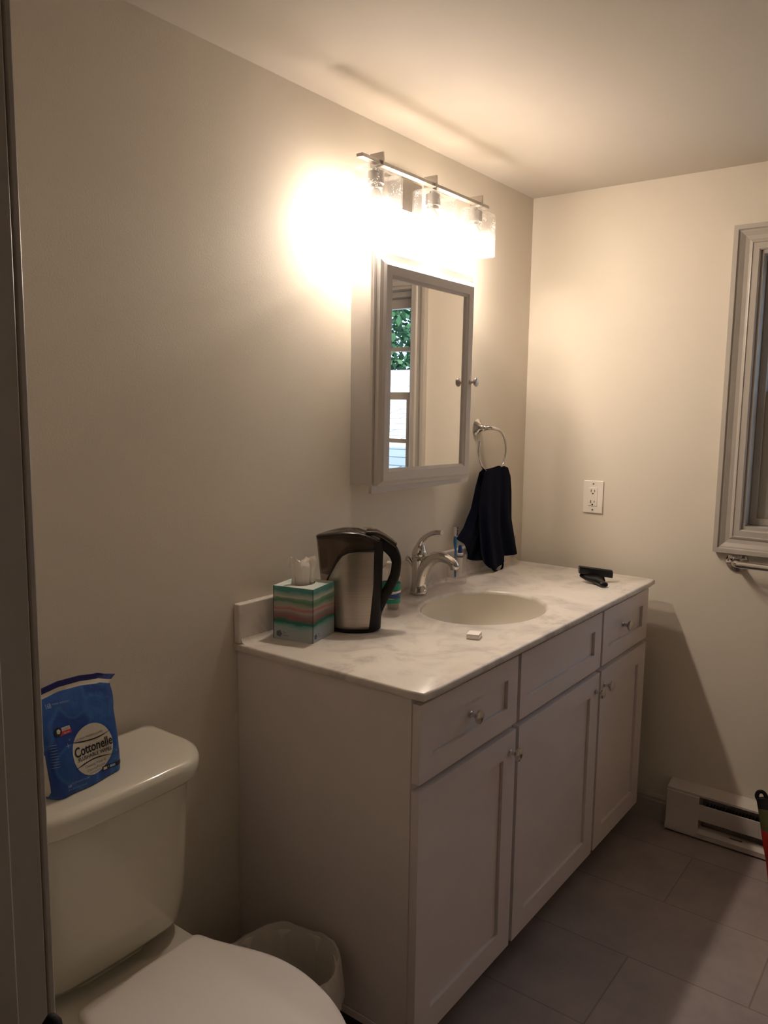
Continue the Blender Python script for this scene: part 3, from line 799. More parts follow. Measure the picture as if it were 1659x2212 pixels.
# ------------------------------------------------------------------ towel bar under window
B0 = Vector((0, -0.795, 0.977))
tb = thing('towel_bar', 'polished chrome towel bar fixed below the window casing', 'towel bar', B0)
bm = BM(); lathe(bm, [(0.036, 0.0005), (0.036, 0.003), (0.034, 0.007), (0.028, 0.010), (0.018, 0.0125), (0.013, 0.016)], (0, 0, 0), '-x', 32); obj('wall_flange', bm, M['chrome'], tb, smooth=True)
bm = BM(); lathe(bm, [(0.036, 0.0005), (0.036, 0.003), (0.034, 0.007), (0.028, 0.010), (0.018, 0.0125), (0.013, 0.016)], (0, -0.62, 0), '-x', 32); obj('wall_flange', bm, M['chrome'], tb, smooth=True)
bm = BM(); tube(bm, cr([(-0.014, 0, 0), (-0.040, -0.001, 0), (-0.056, -0.008, 0), (-0.064, -0.026, 0), (-0.065, -0.06, 0), (-0.065, -0.56, 0), (-0.064, -0.594, 0), (-0.056, -0.612, 0), (-0.040, -0.619, 0), (-0.014, -0.62, 0)], 6), 0.0112, 16)
obj('bar', bm, M['chrome'], tb, smooth=True, ang=60)

# ------------------------------------------------------------------ baseboard heater
E0 = Vector((0, -1.2, 0))
he = thing('baseboard_heater', 'long white electric baseboard heater along the right wall', 'heater', E0)
def hs_strip(name, prof, y0, y1, m=M['heater']):
    bm = BM(); loft(bm, [[Vector((-a, y, b)) - E0 for a, b in prof] for y in (y0, y1)]); return obj(name, bm, m, he, bevel=0.0008)
y0h, y1h, ye = -0.632, -1.75, -0.742
hs_strip('back_panel', [(0.0005, 0.004), (0.003, 0.004), (0.003, 0.170), (0.0005, 0.170)], y0h, y1h)
hs_strip('top_cover', [(0.0005, 0.173), (0.012, 0.173), (0.058, 0.160), (0.058, 0.152), (0.055, 0.152), (0.055, 0.1575), (0.012, 0.1705), (0.0005, 0.1705)], y0h, y1h)
hs_strip('front_panel', [(0.058, 0.127), (0.060, 0.126), (0.060, 0.070), (0.056, 0.0665), (0.0545, 0.068), (0.057, 0.072), (0.057, 0.1255)], ye, y1h)
hs_strip('bottom_tray', [(0.003, 0.006), (0.064, 0.006), (0.0650, 0.024), (0.054, 0.036), (0.035, 0.040), (0.035, 0.037), (0.052, 0.033), (0.062, 0.022), (0.061, 0.009), (0.003, 0.009)], y0h, y1h)
bm = BM()
for i in range(90):
    yy = -0.76 - i * 0.0105
    bx(bm, Vector((-0.006, yy, 0.060)) - E0, Vector((-0.050, yy - 0.0006, 0.118)) - E0)
bx(bm, Vector((-0.022, -0.745, 0.084)) - E0, Vector((-0.034, y1h, 0.096)) - E0)
obj('heating_fins', bm, M['fin'], he, label='dark heating element fins')
hs_strip('end_cover', [(0.003, 0.010), (0.0655, 0.010), (0.0655, 0.024), (0.060, 0.034), (0.0605, 0.150), (0.0565, 0.1520), (0.003, 0.165)], y0h, ye)
box('rating_label', Vector((-0.0560, -0.845, 0.0362)) - E0, Vector((-0.0500, -0.885, 0.0380)) - E0, M['greyink'], he)

# ------------------------------------------------------------------ toilet
TX = -1.978
K0 = Vector((TX, -0.35, 0))
to = thing('toilet', 'white two-piece toilet with closed lid, left of the vanity', 'toilet', K0)
def plan(hw, yb, yf, z, bow=0.012, rf=0.09, rb=0.02, n=10, xc=TX):
    """tank plan: straight back, rounded front corners, bowed front; counter-clockwise"""
    out = []
    def arc(cx, cy, r, a0, a1):
        for k in range(n + 1):
            a = radians(a0 + (a1 - a0) * k / n); out.append([cx + r * cos(a), cy + r * sin(a)])
    arc(xc + hw - rb, yb - rb, rb, 0, 90); arc(xc - hw + rb, yb - rb, rb, 90, 180)
    arc(xc - hw + rf, yf + rf, rf, 180, 270)
    for k in range(1, 8): out.append([xc - hw + rf + (2 * hw - 2 * rf) * k / 8, yf])
    arc(xc + hw - rf, yf + rf, rf, 270, 360)
    res = []
    for x, y in out:
        u = (x - xc) / hw
        t = max(0, (yb - y) / (yb - yf))
        res.append(Vector((x, y - bow * (1 - u * u) * t, z)) - K0)
    return res
bm = BM()
LB, LF = -0.022, -0.236
loft(bm, [plan(.205, LB, LF + .012, .742), plan(.210, LB, LF + .004, .744), plan(.213, LB, LF, .750), plan(.213, LB, LF, .772), plan(.210, LB - .002, LF + .003, .780), plan(.203, LB - .006, LF + .010, .7845), plan(.19, LB - .016, LF + .022, .786)])
obj('tank_lid', bm, M['porcelain'], to, smooth=True, ang=60)
bm = BM()
loft(bm, [plan(.150, -.05, -.165, .428, rf=.06), plan(.172, -.035, -.192, .432, rf=.07), plan(.182, -.028, -.205, .450, rf=.08), plan(.188, -.026, -.212, .50), plan(.193, -.025, -.216, .60), plan(.197, -.025, -.219, .741)])
obj('tank', bm, M['porcelain'], to, smooth=True, ang=60)
# bowl
def egg(hw, yb, yf, z, hb=None, n=48, p=2.2):
    """egg outline: widest 40% from back"""
    out = []
    hb = hb or hw * 0.62; ym = yb + (yf - yb) * 0.42
    for k in range(n):
        a = 2 * pi * k / n
        x, y = cos(a), sin(a)
        if y >= 0: out.append(Vector((TX + hw * (abs(x) ** .9) * (1 if x > 0 else -1) if abs(x) > 1e-6 else TX, ym + (yb - ym) * abs(y) ** .8, z)) - K0)
        else: out.append(Vector((TX + hw * x, ym - (ym - yf) * abs(y), z)) - K0)
    return out
bm = BM()
loft(bm, [egg(.10, -.10, -.55, 0), egg(.105, -.10, -.56, .02), egg(.10, -.11, -.56, .10), egg(.115, -.11, -.60, .20), egg(.150, -.12, -.66, .30), egg(.172, -.14, -.69, .36), egg(.176, -.15, -.70, .395), egg(.165, -.16, -.69, .402)])
bxs = [plan(.125, -.050, -.300, .300, bow=0, rf=.03), plan(.150, -.045, -.300, .370, bow=0, rf=.03), plan(.158, -.045, -.300, .400, bow=0, rf=.02), plan(.153, -.050, -.296, .406, bow=0, rf=.02)]
loft(bm, bxs)
bxs = [plan(.085, -.07, -.180, .400, bow=0, rf=.03), plan(.080, -.07, -.170, .428, bow=0, rf=.03)]
loft(bm, bxs)
obj('toilet_bowl', bm, M['porcelain'], to, smooth=True, ang=60)
def lidplan(z, g=0.0, yb=-.262, yf=-.715, n=40):
    """D-shaped lid: straight hinge edge flaring into the oval"""
    half = [(0.0, yb), (.06, yb), (.110, yb + .001), (.126, yb - .003), (.133, yb - .016), (.138, yb - .040), (.150, yb - .078), (.166, yb - .125), (.177, yb - .170), (.180, yb - .215), (.176, yb - .262), (.162, yb - .320), (.138, yb - .372), (.104, yb - .415), (.060, yb - .444), (0, yf)]
    h = cr([(a, b, 0) for a, b in half], 3)
    pts = [(p.x, p.y) for p in h] + [(-p.x, p.y) for p in h[-2:0:-1]]
    cy = (yb + yf) / 2
    return [Vector((TX + x * (1 - g / .18), cy + (y - cy) * (1 - g / .23), z)) - K0 for x, y in pts]
bm = BM(); loft(bm, [lidplan(.404, .006), lidplan(.406, .001), lidplan(.420, 0), lidplan(.4225, .004)]); obj('toilet_seat', bm, M['seat'], to, smooth=True, ang=60)
bm = BM(); loft(bm, [lidplan(.4235, .006), lidplan(.425, .001), lidplan(.438, 0), lidplan(.4435, .003), lidplan(.4465, .012), lidplan(.4475, .05), lidplan(.448, .12)]); obj('seat_lid', bm, M['seat'], to, smooth=True, ang=60)
bm = BM()
lathe(bm, [(0.011, 0), (0.011, 0.010), (0.008, 0.013)], Vector((TX - 0.08, -0.245, 0.405)) - K0); obj('seat_hinge', bm, M['seat'], to, smooth=True)
bm = BM(); lathe(bm, [(0.011, 0), (0.011, 0.010), (0.008, 0.013)], Vector((TX + 0.08, -0.245, 0.405)) - K0); obj('seat_hinge', bm, M['seat'], to, smooth=True)

# ------------------------------------------------------------------ wipes package
PA = 0.155
Wp = Vector((-2.0725, -0.189, 0.7864))
wp = thing('wipes_package', 'blue plastic package of flushable wipes standing on the toilet tank', 'wipes', Wp, PA)
Lt = [(0.0, -.012), (.010, -.018), (.026, -.020), (.07, -.023), (.105, -.026), (.127, -.033), (.153, -.036), (.178, -.036), (.19, -.036)]
Rt = [(0.0, .1410), (.026, .1430), (.0728, .1470), (.1178, .1470), (.1225, .1500), (.138, .1514), (.150, .1495), (.159, .1490), (.1625, .153), (.166, .160), (.17, .166)]
def topz(s): return lerp_tab([(-.036, .187), (-.012, .1905), (.0328, .1945), (.08, .191), (.1153, .1840), (.121, .1843), (.14, .1765), (.1657, .1690)], s)
def wrow(v):
    # v 0..1 ; returns list of (s, h)
    out = []
    for i in range(41):
        u = i / 40
        hL = v * 0.187; hR = v * 0.1685
        sL = lerp_tab(Lt, hL); sR = lerp_tab(Rt, hR)
        s = sL + (sR - sL) * u
        out.append((s, topz(s) * v + (0 if v > 0 else 0)))
    return out
def wfront(s, h):
    """depth offset of the front face (negative = toward the room)"""
    hl = max(0, min(1, h / 0.175)); sL = lerp_tab(Lt, h); sR = lerp_tab(Rt, h)
    u = max(0, min(1, (s - sL) / (sR - sL)))
    e = (1 - abs(2 * u - 1) ** 11) ** 0.6 if 0 < u < 1 else 0
    T = 0.033 * (1 - hl ** 1.6) ** 0.75 + 0.0012
    return -T * e + 0.030 * 0 + hl * 0.012 + 0.002 * sin(s * 70 + h * 50) * (1 - hl) * e
VS = [0, .01, .04, .1, .2, .3, .4, .5, .58, .64, .7, .76, .82, .87, .905, .907, .945, .947, .975, 1.0]
bm = BM(); Fr = []; Bk = []
for v in VS:
    r = wrow(v)
    fr_, bk_ = [], []
    for s, h in r:
        y = wfront(s, h)
        mid = 0.012 * max(0, min(1, h / 0.175))
        sc = 1 if v > 0 else 0.9
        fr_.append(bm.verts.new((s, (y - mid) * sc + mid + 0.030, h)))
        bk_.append(bm.verts.new((s, -(y - mid) * sc + mid + 0.030, h)))
    Fr.append(fr_); Bk.append(bk_)
for j in range(len(VS) - 1):
    mi = 1 if 0.905 <= VS[j] < 0.944 else (2 if VS[j] >= 0.944 else 0)
    for i in range(40):
        f = bm.faces.new((Fr[j][i], Fr[j][i + 1], Fr[j + 1][i + 1], Fr[j + 1][i])); f.material_index = mi
        f = bm.faces.new((Bk[j][i + 1], Bk[j][i], Bk[j + 1][i], Bk[j + 1][i + 1])); f.material_index = mi
for i in range(40):
    bm.faces.new((Fr[0][i + 1], Fr[0][i], Bk[0][i], Bk[0][i + 1])); f = bm.faces.new((Fr[-1][i], Fr[-1][i + 1], Bk[-1][i + 1], Bk[-1][i])); f.material_index = 2
bmesh.ops.remove_doubles(bm, verts=bm.verts, dist=2e-5)
obj('package_film', bm, None, wp, smooth=True, ang=50, mats=[M['wblue'], M['whitebrand'], M['wdark']])
def wmap(bm, ox, oz, eps=0.0006, slope=0.0):
    for v in bm.verts:
        s = ox + v.co.x; h = oz + v.co.y + slope * v.co.x
        hl = max(0, min(1, h / 0.175)); mid = 0.012 * hl
        y = wfront(s, h) - eps
        v.co = Vector((s, y + 0.030, h))
    return bm
def wtext(s, size, x, z, width, mt, name='printed_text', bold=0.0, slope=0.0, eps=0.0009, stretch=1.0):
    b = text_mesh(s, size, width, bold)
    for v in b.verts: v.co.y *= stretch
    wmap(b, x, z, eps, slope)
    return obj(name, b, mt, wp)
# cream oval
bm = BM()
R_ = [[bm.verts.new((0.0735 + 0.0445 * f * cos(t), 0.0625 + 0.0445 * f * sin(t), 0)) for t in [2 * pi * i / 48 for i in range(48)]] for f in (1, .8, .6, .4, .2, .05)]
for a, b in zip(R_, R_[1:]):
    for i in range(48): bm.faces.new((a[i], a[(i + 1) % 48], b[(i + 1) % 48], b[i]))
bm.faces.new(R_[-1]); wmap(bm, 0, 0, 0.0004); obj('cream_oval_label', bm, M['whitebrand'], wp, label='cream round label panel')
def wline(pts, wd, mt, name, eps=0.0008):
    P = cr([(a, b, 0) for a, b in pts], 8); bm = BM(); pr_ = None
    for i, p in enumerate(P):
        t = (P[min(i + 1, len(P) - 1)] - P[max(i - 1, 0)]).normalized(); nrm = Vector((-t.y, t.x, 0)) * wd * min(1, 0.25 + 3 * min(i, len(P) - 1 - i) / len(P))
        a, b = bm.verts.new(p + nrm), bm.verts.new(p - nrm)
        if pr_: bm.faces.new((pr_[0], a, b, pr_[1]))
        pr_ = (a, b)
    wmap(bm, 0, 0, eps); return obj(name, bm, mt, wp)
wline([(.0279, .0889), (.0545, .0820), (.0821, .0790), (.1162, .0815)], .0011, M['ink'], 'label_line')
wline([(.0298, .0415), (.0528, .0445), (.0807, .0440), (.1151, .0385)], .0011, M['ink'], 'label_line')
wtext('ULTRA FRESH CARE', .0050, .040, .0865, .060, M['greyink'], slope=-.03)
wtext('Cottonelle', .0235, .0335, .0600, .0835, M['ink'], 'brand_lettering', bold=.0005, slope=-.03, stretch=1.0)
wtext('FLUSHABLE WIPES', .0092, .0385, .0515, .074, M['ink'], bold=.00012, slope=-.06)
wtext('Cleansing Water &', .0068, .050, .0355, .048, M['greyink'], slope=-.06)
wtext('CleaningRipples', .0068, .0525, .0280, .043, M['greyink'], slope=-.06)
wtext('texture', .0045, .058, .0225, .026, M['greyink'], slope=-.06)
wtext('168', .0110, -.001, .1570, .0105, M['lightink'], bold=.0002, slope=-.1)
wtext('WIPES REFRESH', .0042, .012, .1590, .033, M['lightink'], slope=-.1)
wtext('168', .0080, .0118, .0150, .0070, M['lightink'], bold=.0002, slope=-.05)
wtext('FLUSHABLE WIPES', .0042, .0205, .0190, .035, M['lightink'], slope=-.05)
wtext('4.7 x 5.6 in (12 x 14 cm)', .0042, .0120, .0100, .036, M['lightink'], slope=-.05)
for k in range(9):
    wline([(-.0130, .098 - .0048 * k), (.002, .096 - .0048 * k)], .0004, M['lightink'], 'small_print', eps=0.0012)
def wquad(pts, mt, name, eps=0.0008):
    bm = BM(); a, b, c, d_ = pts; n = 8; G = []
    for j in range(n + 1):
        G.append([])
        for i in range(n + 1):
            u, v = i / n, j / n
            p = [(1 - u) * (1 - v) * a[k] + u * (1 - v) * b[k] + u * v * c[k] + (1 - u) * v * d_[k] for k in range(2)]
            G[-1].append(bm.verts.new((p[0], p[1], 0)))
    for j in range(n):
        for i in range(n): bm.faces.new((G[j][i], G[j][i + 1], G[j + 1][i + 1], G[j + 1][i]))
    wmap(bm, 0, 0, eps); return obj(name, bm, mt, wp)
wquad([(.012, .1065), (.037, .1055), (.037, .1120), (.012, .1130)], M['red'], 'red_badge')
wquad([(.018, .1130), (.036, .1120), (.035, .1180), (.018, .1190)], M['whitebrand'], 'white_badge')
wtext('PLANT BASED', .0036, .0195, .1140, .014, M['ink'], eps=.0012)
wtext('fibres', .0045, .0205, .1075, .012, M['whitebrand'], eps=.0012)
wquad([(-.0185, .008), (-.0145, .006), (-.0185, .083), (-.0220, .085)], M['whitebrand'], 'cream_side_strip', .0010)
bm = BM(); v = [bm.verts.new((.0095 + .0078 * cos(t), .1145 + .0078 * sin(t), 0)) for t in [2 * pi * i / 24 for i in range(24)]]; bm.faces.new(v); wmap(bm, 0, 0, .0010); obj('round_badge', bm, M['ink'], wp)
bm = BM(); v = [bm.verts.new((.0105 + .0045 * cos(t), .1150 + .0045 * sin(t), 0)) for t in [2 * pi * i / 5 for i in range(5)]]; bm.faces.new(v); wmap(bm, 0, 0, .0013); obj('badge_drawing', bm, M['whitebrand'], wp)
wquad([(.086, .0150), (.1340, .0120), (.1345, .0200), (.088, .0235)], M['ink'], 'black_strip')
wquad([(.0900, .0165), (.0985, .0160), (.0985, .0205), (.0900, .0215)], M['whitebrand'], 'strip_icon', .0012)
wquad([(.1050, .0160), (.1170, .0150), (.1170, .0195), (.1050, .0205)], M['lightink'], 'strip_icon', .0012)
wtext('+', .006, .1005, .0170, .0028, M['whitebrand'], eps=.0012)
for (sx_, sz_, r_) in ((.0232, .0862, .006), (.0289, .0947, .003), (.1228, .0422, .0035), (.118, .0275, .0025)):
    bm = BM(); v = [bm.verts.new((sx_ + (r_ if k % 2 == 0 else r_ * .14) * cos(k * pi / 4), sz_ + (r_ if k % 2 == 0 else r_ * .14) * sin(k * pi / 4), 0)) for k in range(8)]; bm.faces.new(v); wmap(bm, 0, 0, .0009); obj('sparkle', bm, M['lightink'], wp)

# ------------------------------------------------------------------ waste bin with liner
Q0 = Vector((-1.645, -0.290, 0))
wb = thing('waste_bin', 'small round waste bin with white plastic liner between toilet and vanity', 'bin', Q0)
bm = BM(); lathe(bm, [(0.095, 0), (0.098, 0.004), (0.122, 0.254), (0.126, 0.258), (0.126, 0.262), (0.120, 0.262), (0.095, 0.010), (0.02, 0.008)], (0, 0, 0), 'z', 40)
obj('bin_body', bm, M['white'], wb, smooth=True)
bm = BM(); rg = []
rnd = random.Random(3)
ph = [rnd.uniform(0, 6.28) for _ in range(6)]
for (r, z, a) in ((.089, .02, .003), (.103, .15, .003), (.116, .250, .002), (.1235, .2735, .0018), (.1300, .2715, .0020), (.1335, .235, .003), (.1360, .185, .004), (.1370, .150, .005)):
    rg.append([Vector(((r + a * (sin(9 * t + ph[0]) + .6 * sin(17 * t + ph[1] + z * 20) + .4 * sin(31 * t + ph[2]))) * cos(t), (r + a * (sin(9 * t + ph[0]) + .6 * sin(17 * t + ph[1] + z * 20) + .4 * sin(31 * t + ph[2]))) * sin(t),
                      z + (0.006 * sin(5 * t + ph[3]) if z > .25 else (0.022 * sin(3 * t + ph[4]) + .01 * sin(11 * t + ph[5]) if z < .2 and r > .13 else 0)))) for t in [2 * pi * i / 120 for i in range(120)]])
loft(bm, rg, cap=False); lo = obj('bin_liner', bm, M['liner'], wb, smooth=True, ang=70, label='wrinkled translucent white bag folded over the rim')

# ------------------------------------------------------------------ tissue box
G0 = Vector((-1.3475, -0.0885, 0.8963))
BAng = math.atan2(.0267, .1173) - math.radians(0)
tbx = thing('tissue_box', 'cube tissue box with teal, green and pink watercolour bands near the backsplash', 'tissue box', G0, BAng)
hb = 0.0555; hh = 0.134
bm = BM()
n_ = 24
# walls
for (a, b) in (((-hb, -hb), (hb, -hb)), ((hb, -hb), (hb, hb)), ((hb, hb), (-hb, hb)), ((-hb, hb), (-hb, -hb))):
    bm.faces.new([bm.verts.new(p) for p in ((a[0], a[1], 0), (b[0], b[1], 0), (b[0], b[1], hh), (a[0], a[1], hh))])
bm.faces.new([bm.verts.new(p) for p in ((-hb, -hb, 0), (hb, -hb, 0), (hb, hb, 0), (-hb, hb, 0))])
out_, inn_ = [], []
for k in range(32):
    t = 2 * pi * k / 32; c, s = cos(t), sin(t); m_ = max(abs(c), abs(s))
    out_.append(bm.verts.new((hb * c / m_, hb * s / m_, hh))); inn_.append(bm.verts.new((0.036 * c, 0.024 * s, hh)))
for k in range(32):
    f = bm.faces.new((out_[k], out_[(k + 1) % 32], inn_[(k + 1) % 32], inn_[k])); f.material_index = 1
bmesh.ops.remove_doubles(bm, verts=bm.verts, dist=1e-6)
obj('cardboard_box', bm, None, tbx, mats=[M['boxart'], M['boxtop']])
for (x, y) in ((-hb, -hb), (hb, -hb), (-hb, hb)):
    bm = BM(); bx(bm, (x - 0.0006, y - 0.0006, 0.0005), (x + 0.0006, y + 0.0006, hh - 0.0005)); obj('box_edge', bm, M['slot'], tbx)
# logos with two small words on the two faces we see
def face_text(s, size, x, z, width, side):
    b = text_mesh(s, size, width)
    for v in b.verts:
        u, h = x + v.co.x, z + v.co.y
        v.co = Vector((u, -hb - 0.0006, h)) if side == 'f' else Vector((-hb - 0.0006, -u, h))
    obj('printed_text', b, M['greyink'], tbx)
def face_disc(x, z, r, side):
    bm = BM(); pts = [(x + r * cos(t) * (1 + .1 * cos(5 * t)), z + r * sin(t) * (1 + .1 * cos(5 * t))) for t in [2 * pi * i / 30 for i in range(30)]]
    bm.faces.new([bm.verts.new((u, -hb - 0.0005, h) if side == 'f' else (-hb - 0.0005, -u, h)) for u, h in pts]); obj('printed_emblem', bm, M['greyink'], tbx)
# s-side: face x=-hb, u runs from +y (left) to -y (right)
face_disc(-hb + .016, .0145, .0080, 's'); face_text('Plus', .0070, -hb + .027, .0165, .0090, 's'); face_text('Lotion', .0070, -hb + .027, .0095, .0170, 's')
face_disc(-hb + .013, .0140, .0065, 'f'); face_text('Plus', .0060, -hb + .024, .0165, .0080, 'f'); face_text('Lotion', .0060, -hb + .024, .0100, .0150, 'f')
# tissue sheet
bm = BM(); nu, nv = 48, 16; G = []
for j in range(nv + 1):
    v = j / nv; G.append([])
    for i in range(nu):
        t = 2 * pi * i / nu
        rx = lerp_tab([(0, .028), (.3, .025), (.6, .031), (.85, .034), (1, .029)], v) * (1 + .10 * sin(5 * t + v * 2) + .09 * sin(11 * t))
        ry = lerp_tab([(0, .012), (.5, .011), (.8, .012), (1, .008)], v) * (1 + .35 * sin(4 * t + 1.3 + v) + .25 * sin(9 * t))
        z = hh - 0.012 + v * (0.074 + .006 * sin(2 * t + .8) + .003 * sin(7 * t) + .0025 * sin(11 * t + 1)) 
        x = rx * cos(t); y = ry * sin(t)
        # lay wide side across the image (local direction)
        a = -0.75
        G[-1].append(bm.verts.new((x * cos(a) - y * sin(a) - .004 - .004 * v, x * sin(a) + y * cos(a) + .002, z)))
for j in range(nv):
    for i in range(nu): bm.faces.new((G[j][i], G[j][(i + 1) % nu], G[j + 1][(i + 1) % nu], G[j + 1][i]))
c_ = bm.verts.new((-.006, .002, hh + .046))
for i in range(nu): bm.faces.new((G[-1][i], G[-1][(i + 1) % nu], c_))
for j_, i_, dv in ((15, 4, (.006, -.008, .008)), (16, 5, (.008, -.010, .006)), (12, 26, (-.005, .004, .002))): G[j_][i_].co += Vector(dv)
obj('tissue_sheet', bm, M['tissue'], tbx, smooth=True, ang=50, label='crumpled white tissue pulled out of the box')

# ------------------------------------------------------------------ water filter pitcher
J0 = Vector((-1.2190, -0.1560, 0.8963))
JA = math.atan2(-.8, .6)
pit = thing('water_pitcher', 'brushed steel and smoky plastic water filter pitcher with black handle', 'pitcher', J0, JA)
Ltab = [(0, -.078), (.1213, -.0945), (.1934, -.1020), (.245, -.1075)]
Rtab = [(0, .0575), (.034, .0600), (.107, .0605), (.2, .0625), (.24, .064)]
def hd(z): return lerp_tab([(0, .043), (.12, .045), (.26, .046)], z)
def pring(z, n=48, off=0.0, zfun=None):
    out = []
    L_, R_ = lerp_tab(Ltab, z), lerp_tab(Rtab, z); c = (L_ + R_) / 2; a = (R_ - L_) / 2
    for k in range(n):
        t = 2 * pi * k / n; ct_, st_ = cos(t), sin(t)
        x = c + (a + off) * (abs(ct_) ** .92) * (1 if ct_ > 0 else -1)
        wid = hd(z)
        y = (wid + off) * (abs(st_) ** (.85)) * (1 if st_ > 0 else -1) * (1 - .40 * max(0, -(x - c) / a) ** 2)
        out.append(Vector((x, y, z if zfun is None else zfun(x))))
    return out
def rimz(x): return lerp_tab([(-.108, .2445), (-.07, .2525), (-.04, .2570), (0, .2560), (.023, .2500), (.045, .2410), (.064, .230)], x)
bm = BM()
zs = [0.010, .03, .06, .10, .14, .18, .21, .225]
loft(bm, [pring(z) for z in zs] + [pring(.24, zfun=lambda x: rimz(x) - .004)], cap=False)
obj('pitcher_body', bm, M['smoke'], pit, smooth=True, ang=60, label='smoky translucent plastic jug wall')
bm = BM(); loft(bm, [pring(z, off=-.003) for z in (.148, .17, .20, .225)] + [pring(.236, off=-.003, zfun=lambda x: rimz(x) - .012)], cap=True)
obj('filter_reservoir', bm, M['smokedark'], pit, smooth=True, ang=60, label='dark inner filter reservoir')
bm = BM(); loft(bm, [pring(0, off=-.004), pring(.003, off=-.001), pring(.011, off=.0012), pring(.012, off=-.004)]); obj('base_ring', bm, M['black'], pit, smooth=True, ang=60)
# steel sleeve on both sides, arched top
arch = [(-.094, .02), (-.0905, .075), (-.0816, .1199), (-.0680, .152), (-.0530, .1813), (-.0394, .2007), (-.0238, .2089), (-.0002, .2124), (.0422, .2121)]
strip = [(0, .0305), (.1151, .0405), (.2121, .0420)]
for sgn, nm in ((-1, 'steel_panel'), (1, 'steel_panel')):
    bm = BM(); NU, NV = 40, 30; G = []
    for j in range(NV + 1):
        G.append([])
        for i in range(NU + 1):
            # param along x
            xr = lerp_tab(strip, .2121 * j / NV)
            u = i / NU; x = -.0900 + (xr + .0900) * (1 - (1 - u) ** 1.6)
            zmax = lerp_tab(arch, x); z = .0115 + (zmax - .0115) * j / NV
            L_, R_ = lerp_tab(Ltab, z), lerp_tab(Rtab, z); c = (L_ + R_) / 2; a = (R_ - L_) / 2
            xx = max(x, L_ + .004)
            q = min(.9999, abs((xx - c) / a)) ** (1 / .92); st_ = math.sqrt(max(0, 1 - q * q))
            y = (hd(z) + .0012) * st_ ** .85 * (1 - .40 * max(0, -(xx - c) / a) ** 2)
            G[-1].append(bm.verts.new((xx, sgn * y, z)))
    for j in range(NV):
        for i in range(NU):
            q = (G[j][i], G[j][i + 1], G[j + 1][i + 1], G[j + 1][i]); bm.faces.new(q)
    o = obj(nm, bm, M['steel'], pit, smooth=True, ang=60, label='brushed stainless side panel')
    sl = o.modifiers.new('solid', 'SOLIDIFY'); sl.thickness = .0008; sl.offset = 0
    bm = BM(); pl_ = [G_[0] for G_ in []]
    P = []
    for i in range(28):
        x = -.0860 + (.0422 + .0860) * i / 27; z = lerp_tab(arch, x) + .001
        L_, R_ = lerp_tab(Ltab, z), lerp_tab(Rtab, z); c = (L_ + R_) / 2; a = (R_ - L_) / 2
        q = min(.9999, abs((x - c) / a)) ** (1 / .92); st_ = math.sqrt(max(0, 1 - q * q))
        P.append((x, sgn * ((hd(z) + .001) * st_ ** .85 * (1 - .40 * max(0, -(x - c) / a) ** 2)), z))
    tube(bm, P, .0022, 8); obj('panel_rim', bm, M['black'], pit, smooth=True)
# black spine at the handle side
bm = BM(); rg = []
for z in (.006, .02, .05, .09, .13, .17, .20, .222, .236):
    r_ = []
    L_, R_ = lerp_tab(Ltab, z), lerp_tab(Rtab, z); c = (L_ + R_) / 2; a = (R_ - L_) / 2
    x0 = lerp_tab(strip, z) + .001
    xs = [x0, x0 + (R_ - x0) * .35, x0 + (R_ - x0) * .7, x0 + (R_ - x0) * .9, R_ + .002]
    def yy(x):
        q = min(.9999, abs((x - c) / (a + .003))) ** (1 / .92); return (hd(z) + .002) * math.sqrt(max(0, 1 - q * q)) ** .85
    r_ = [Vector((x, -yy(x), z)) for x in xs] + [Vector((x, yy(x), z)) for x in xs[::-1]]
    rg.append(r_)
loft(bm, rg); obj('handle_spine', bm, M['blacksoft'], pit, smooth=True, ang=50)
# handle
bm = BM()
ho = cr([(.0645, 0, .2360), (.080, 0, .2390), (.0970, 0, .2225), (.1092, 0, .1963), (.1112, 0, .1723), (.1077, 0, .1417), (.094, 0, .1077), (.0760, 0, .0730), (.0640, 0, .045), (.0590, 0, .020)], 4)
hi = cr([(.0560, 0, .2150), (.0640, 0, .2080), (.0790, 0, .1930), (.0855, 0, .1810), (.0862, 0, .1700), (.0824, 0, .1478), (.0701, 0, .1187), (.0560, 0, .0930), (.0500, 0, .055), (.0480, 0, .020)], 4)
rg = []
for a, b in zip(ho, hi):
    c = (a + b) / 2; h = (a - b) / 2; rg.append(ring(c, h, (0, .0125, 0), 16, 2.6))
loft(bm, rg); obj('handle', bm, M['blacksoft'], pit, smooth=True, ang=60, label='curved black handle')
# lid
bm = BM()
def lring(f, dz, off=0.0):
    base = pring(.24, off=off, zfun=rimz); c = Vector((-.02, 0, 0)); out = []
    for p in base:
        q = Vector((c.x + (p.x - c.x) * f, p.y * f, p.z)); q.z = rimz(c.x + (p.x - c.x) * f) * .5 + p.z * .5 + dz; out.append(q)
    return out
loft(bm, [lring(1, -.009, -.001), lring(1, -.001, .001), lring(.985, .0015), lring(.85, .0045), lring(.6, .0065), lring(.3, .0075), lring(.08, .008)])
obj('lid', bm, M['smokelid'], pit, smooth=True, ang=60)
bm = BM(); lidb = [((.020, .2600), .030), ((.045, .2590), .026), ((.066, .2480), .019), ((.085, .2350), .014), ((.097, .2250), .0115)]
rg = [ring((x, 0, z - .004), (.003, 0, .007), (0, w_, 0), 16, 2.8) for (x, z), w_ in lidb]
loft(bm, rg); obj('lid_lever', bm, M['smokelid'], pit, smooth=True, ang=60)
bm = BM(); bx(bm, (.012, -.012, .2660), (.036, .004, .2673)); obj('filter_indicator', bm, M['nickel'], pit, label='pale rectangular indicator on the lid')

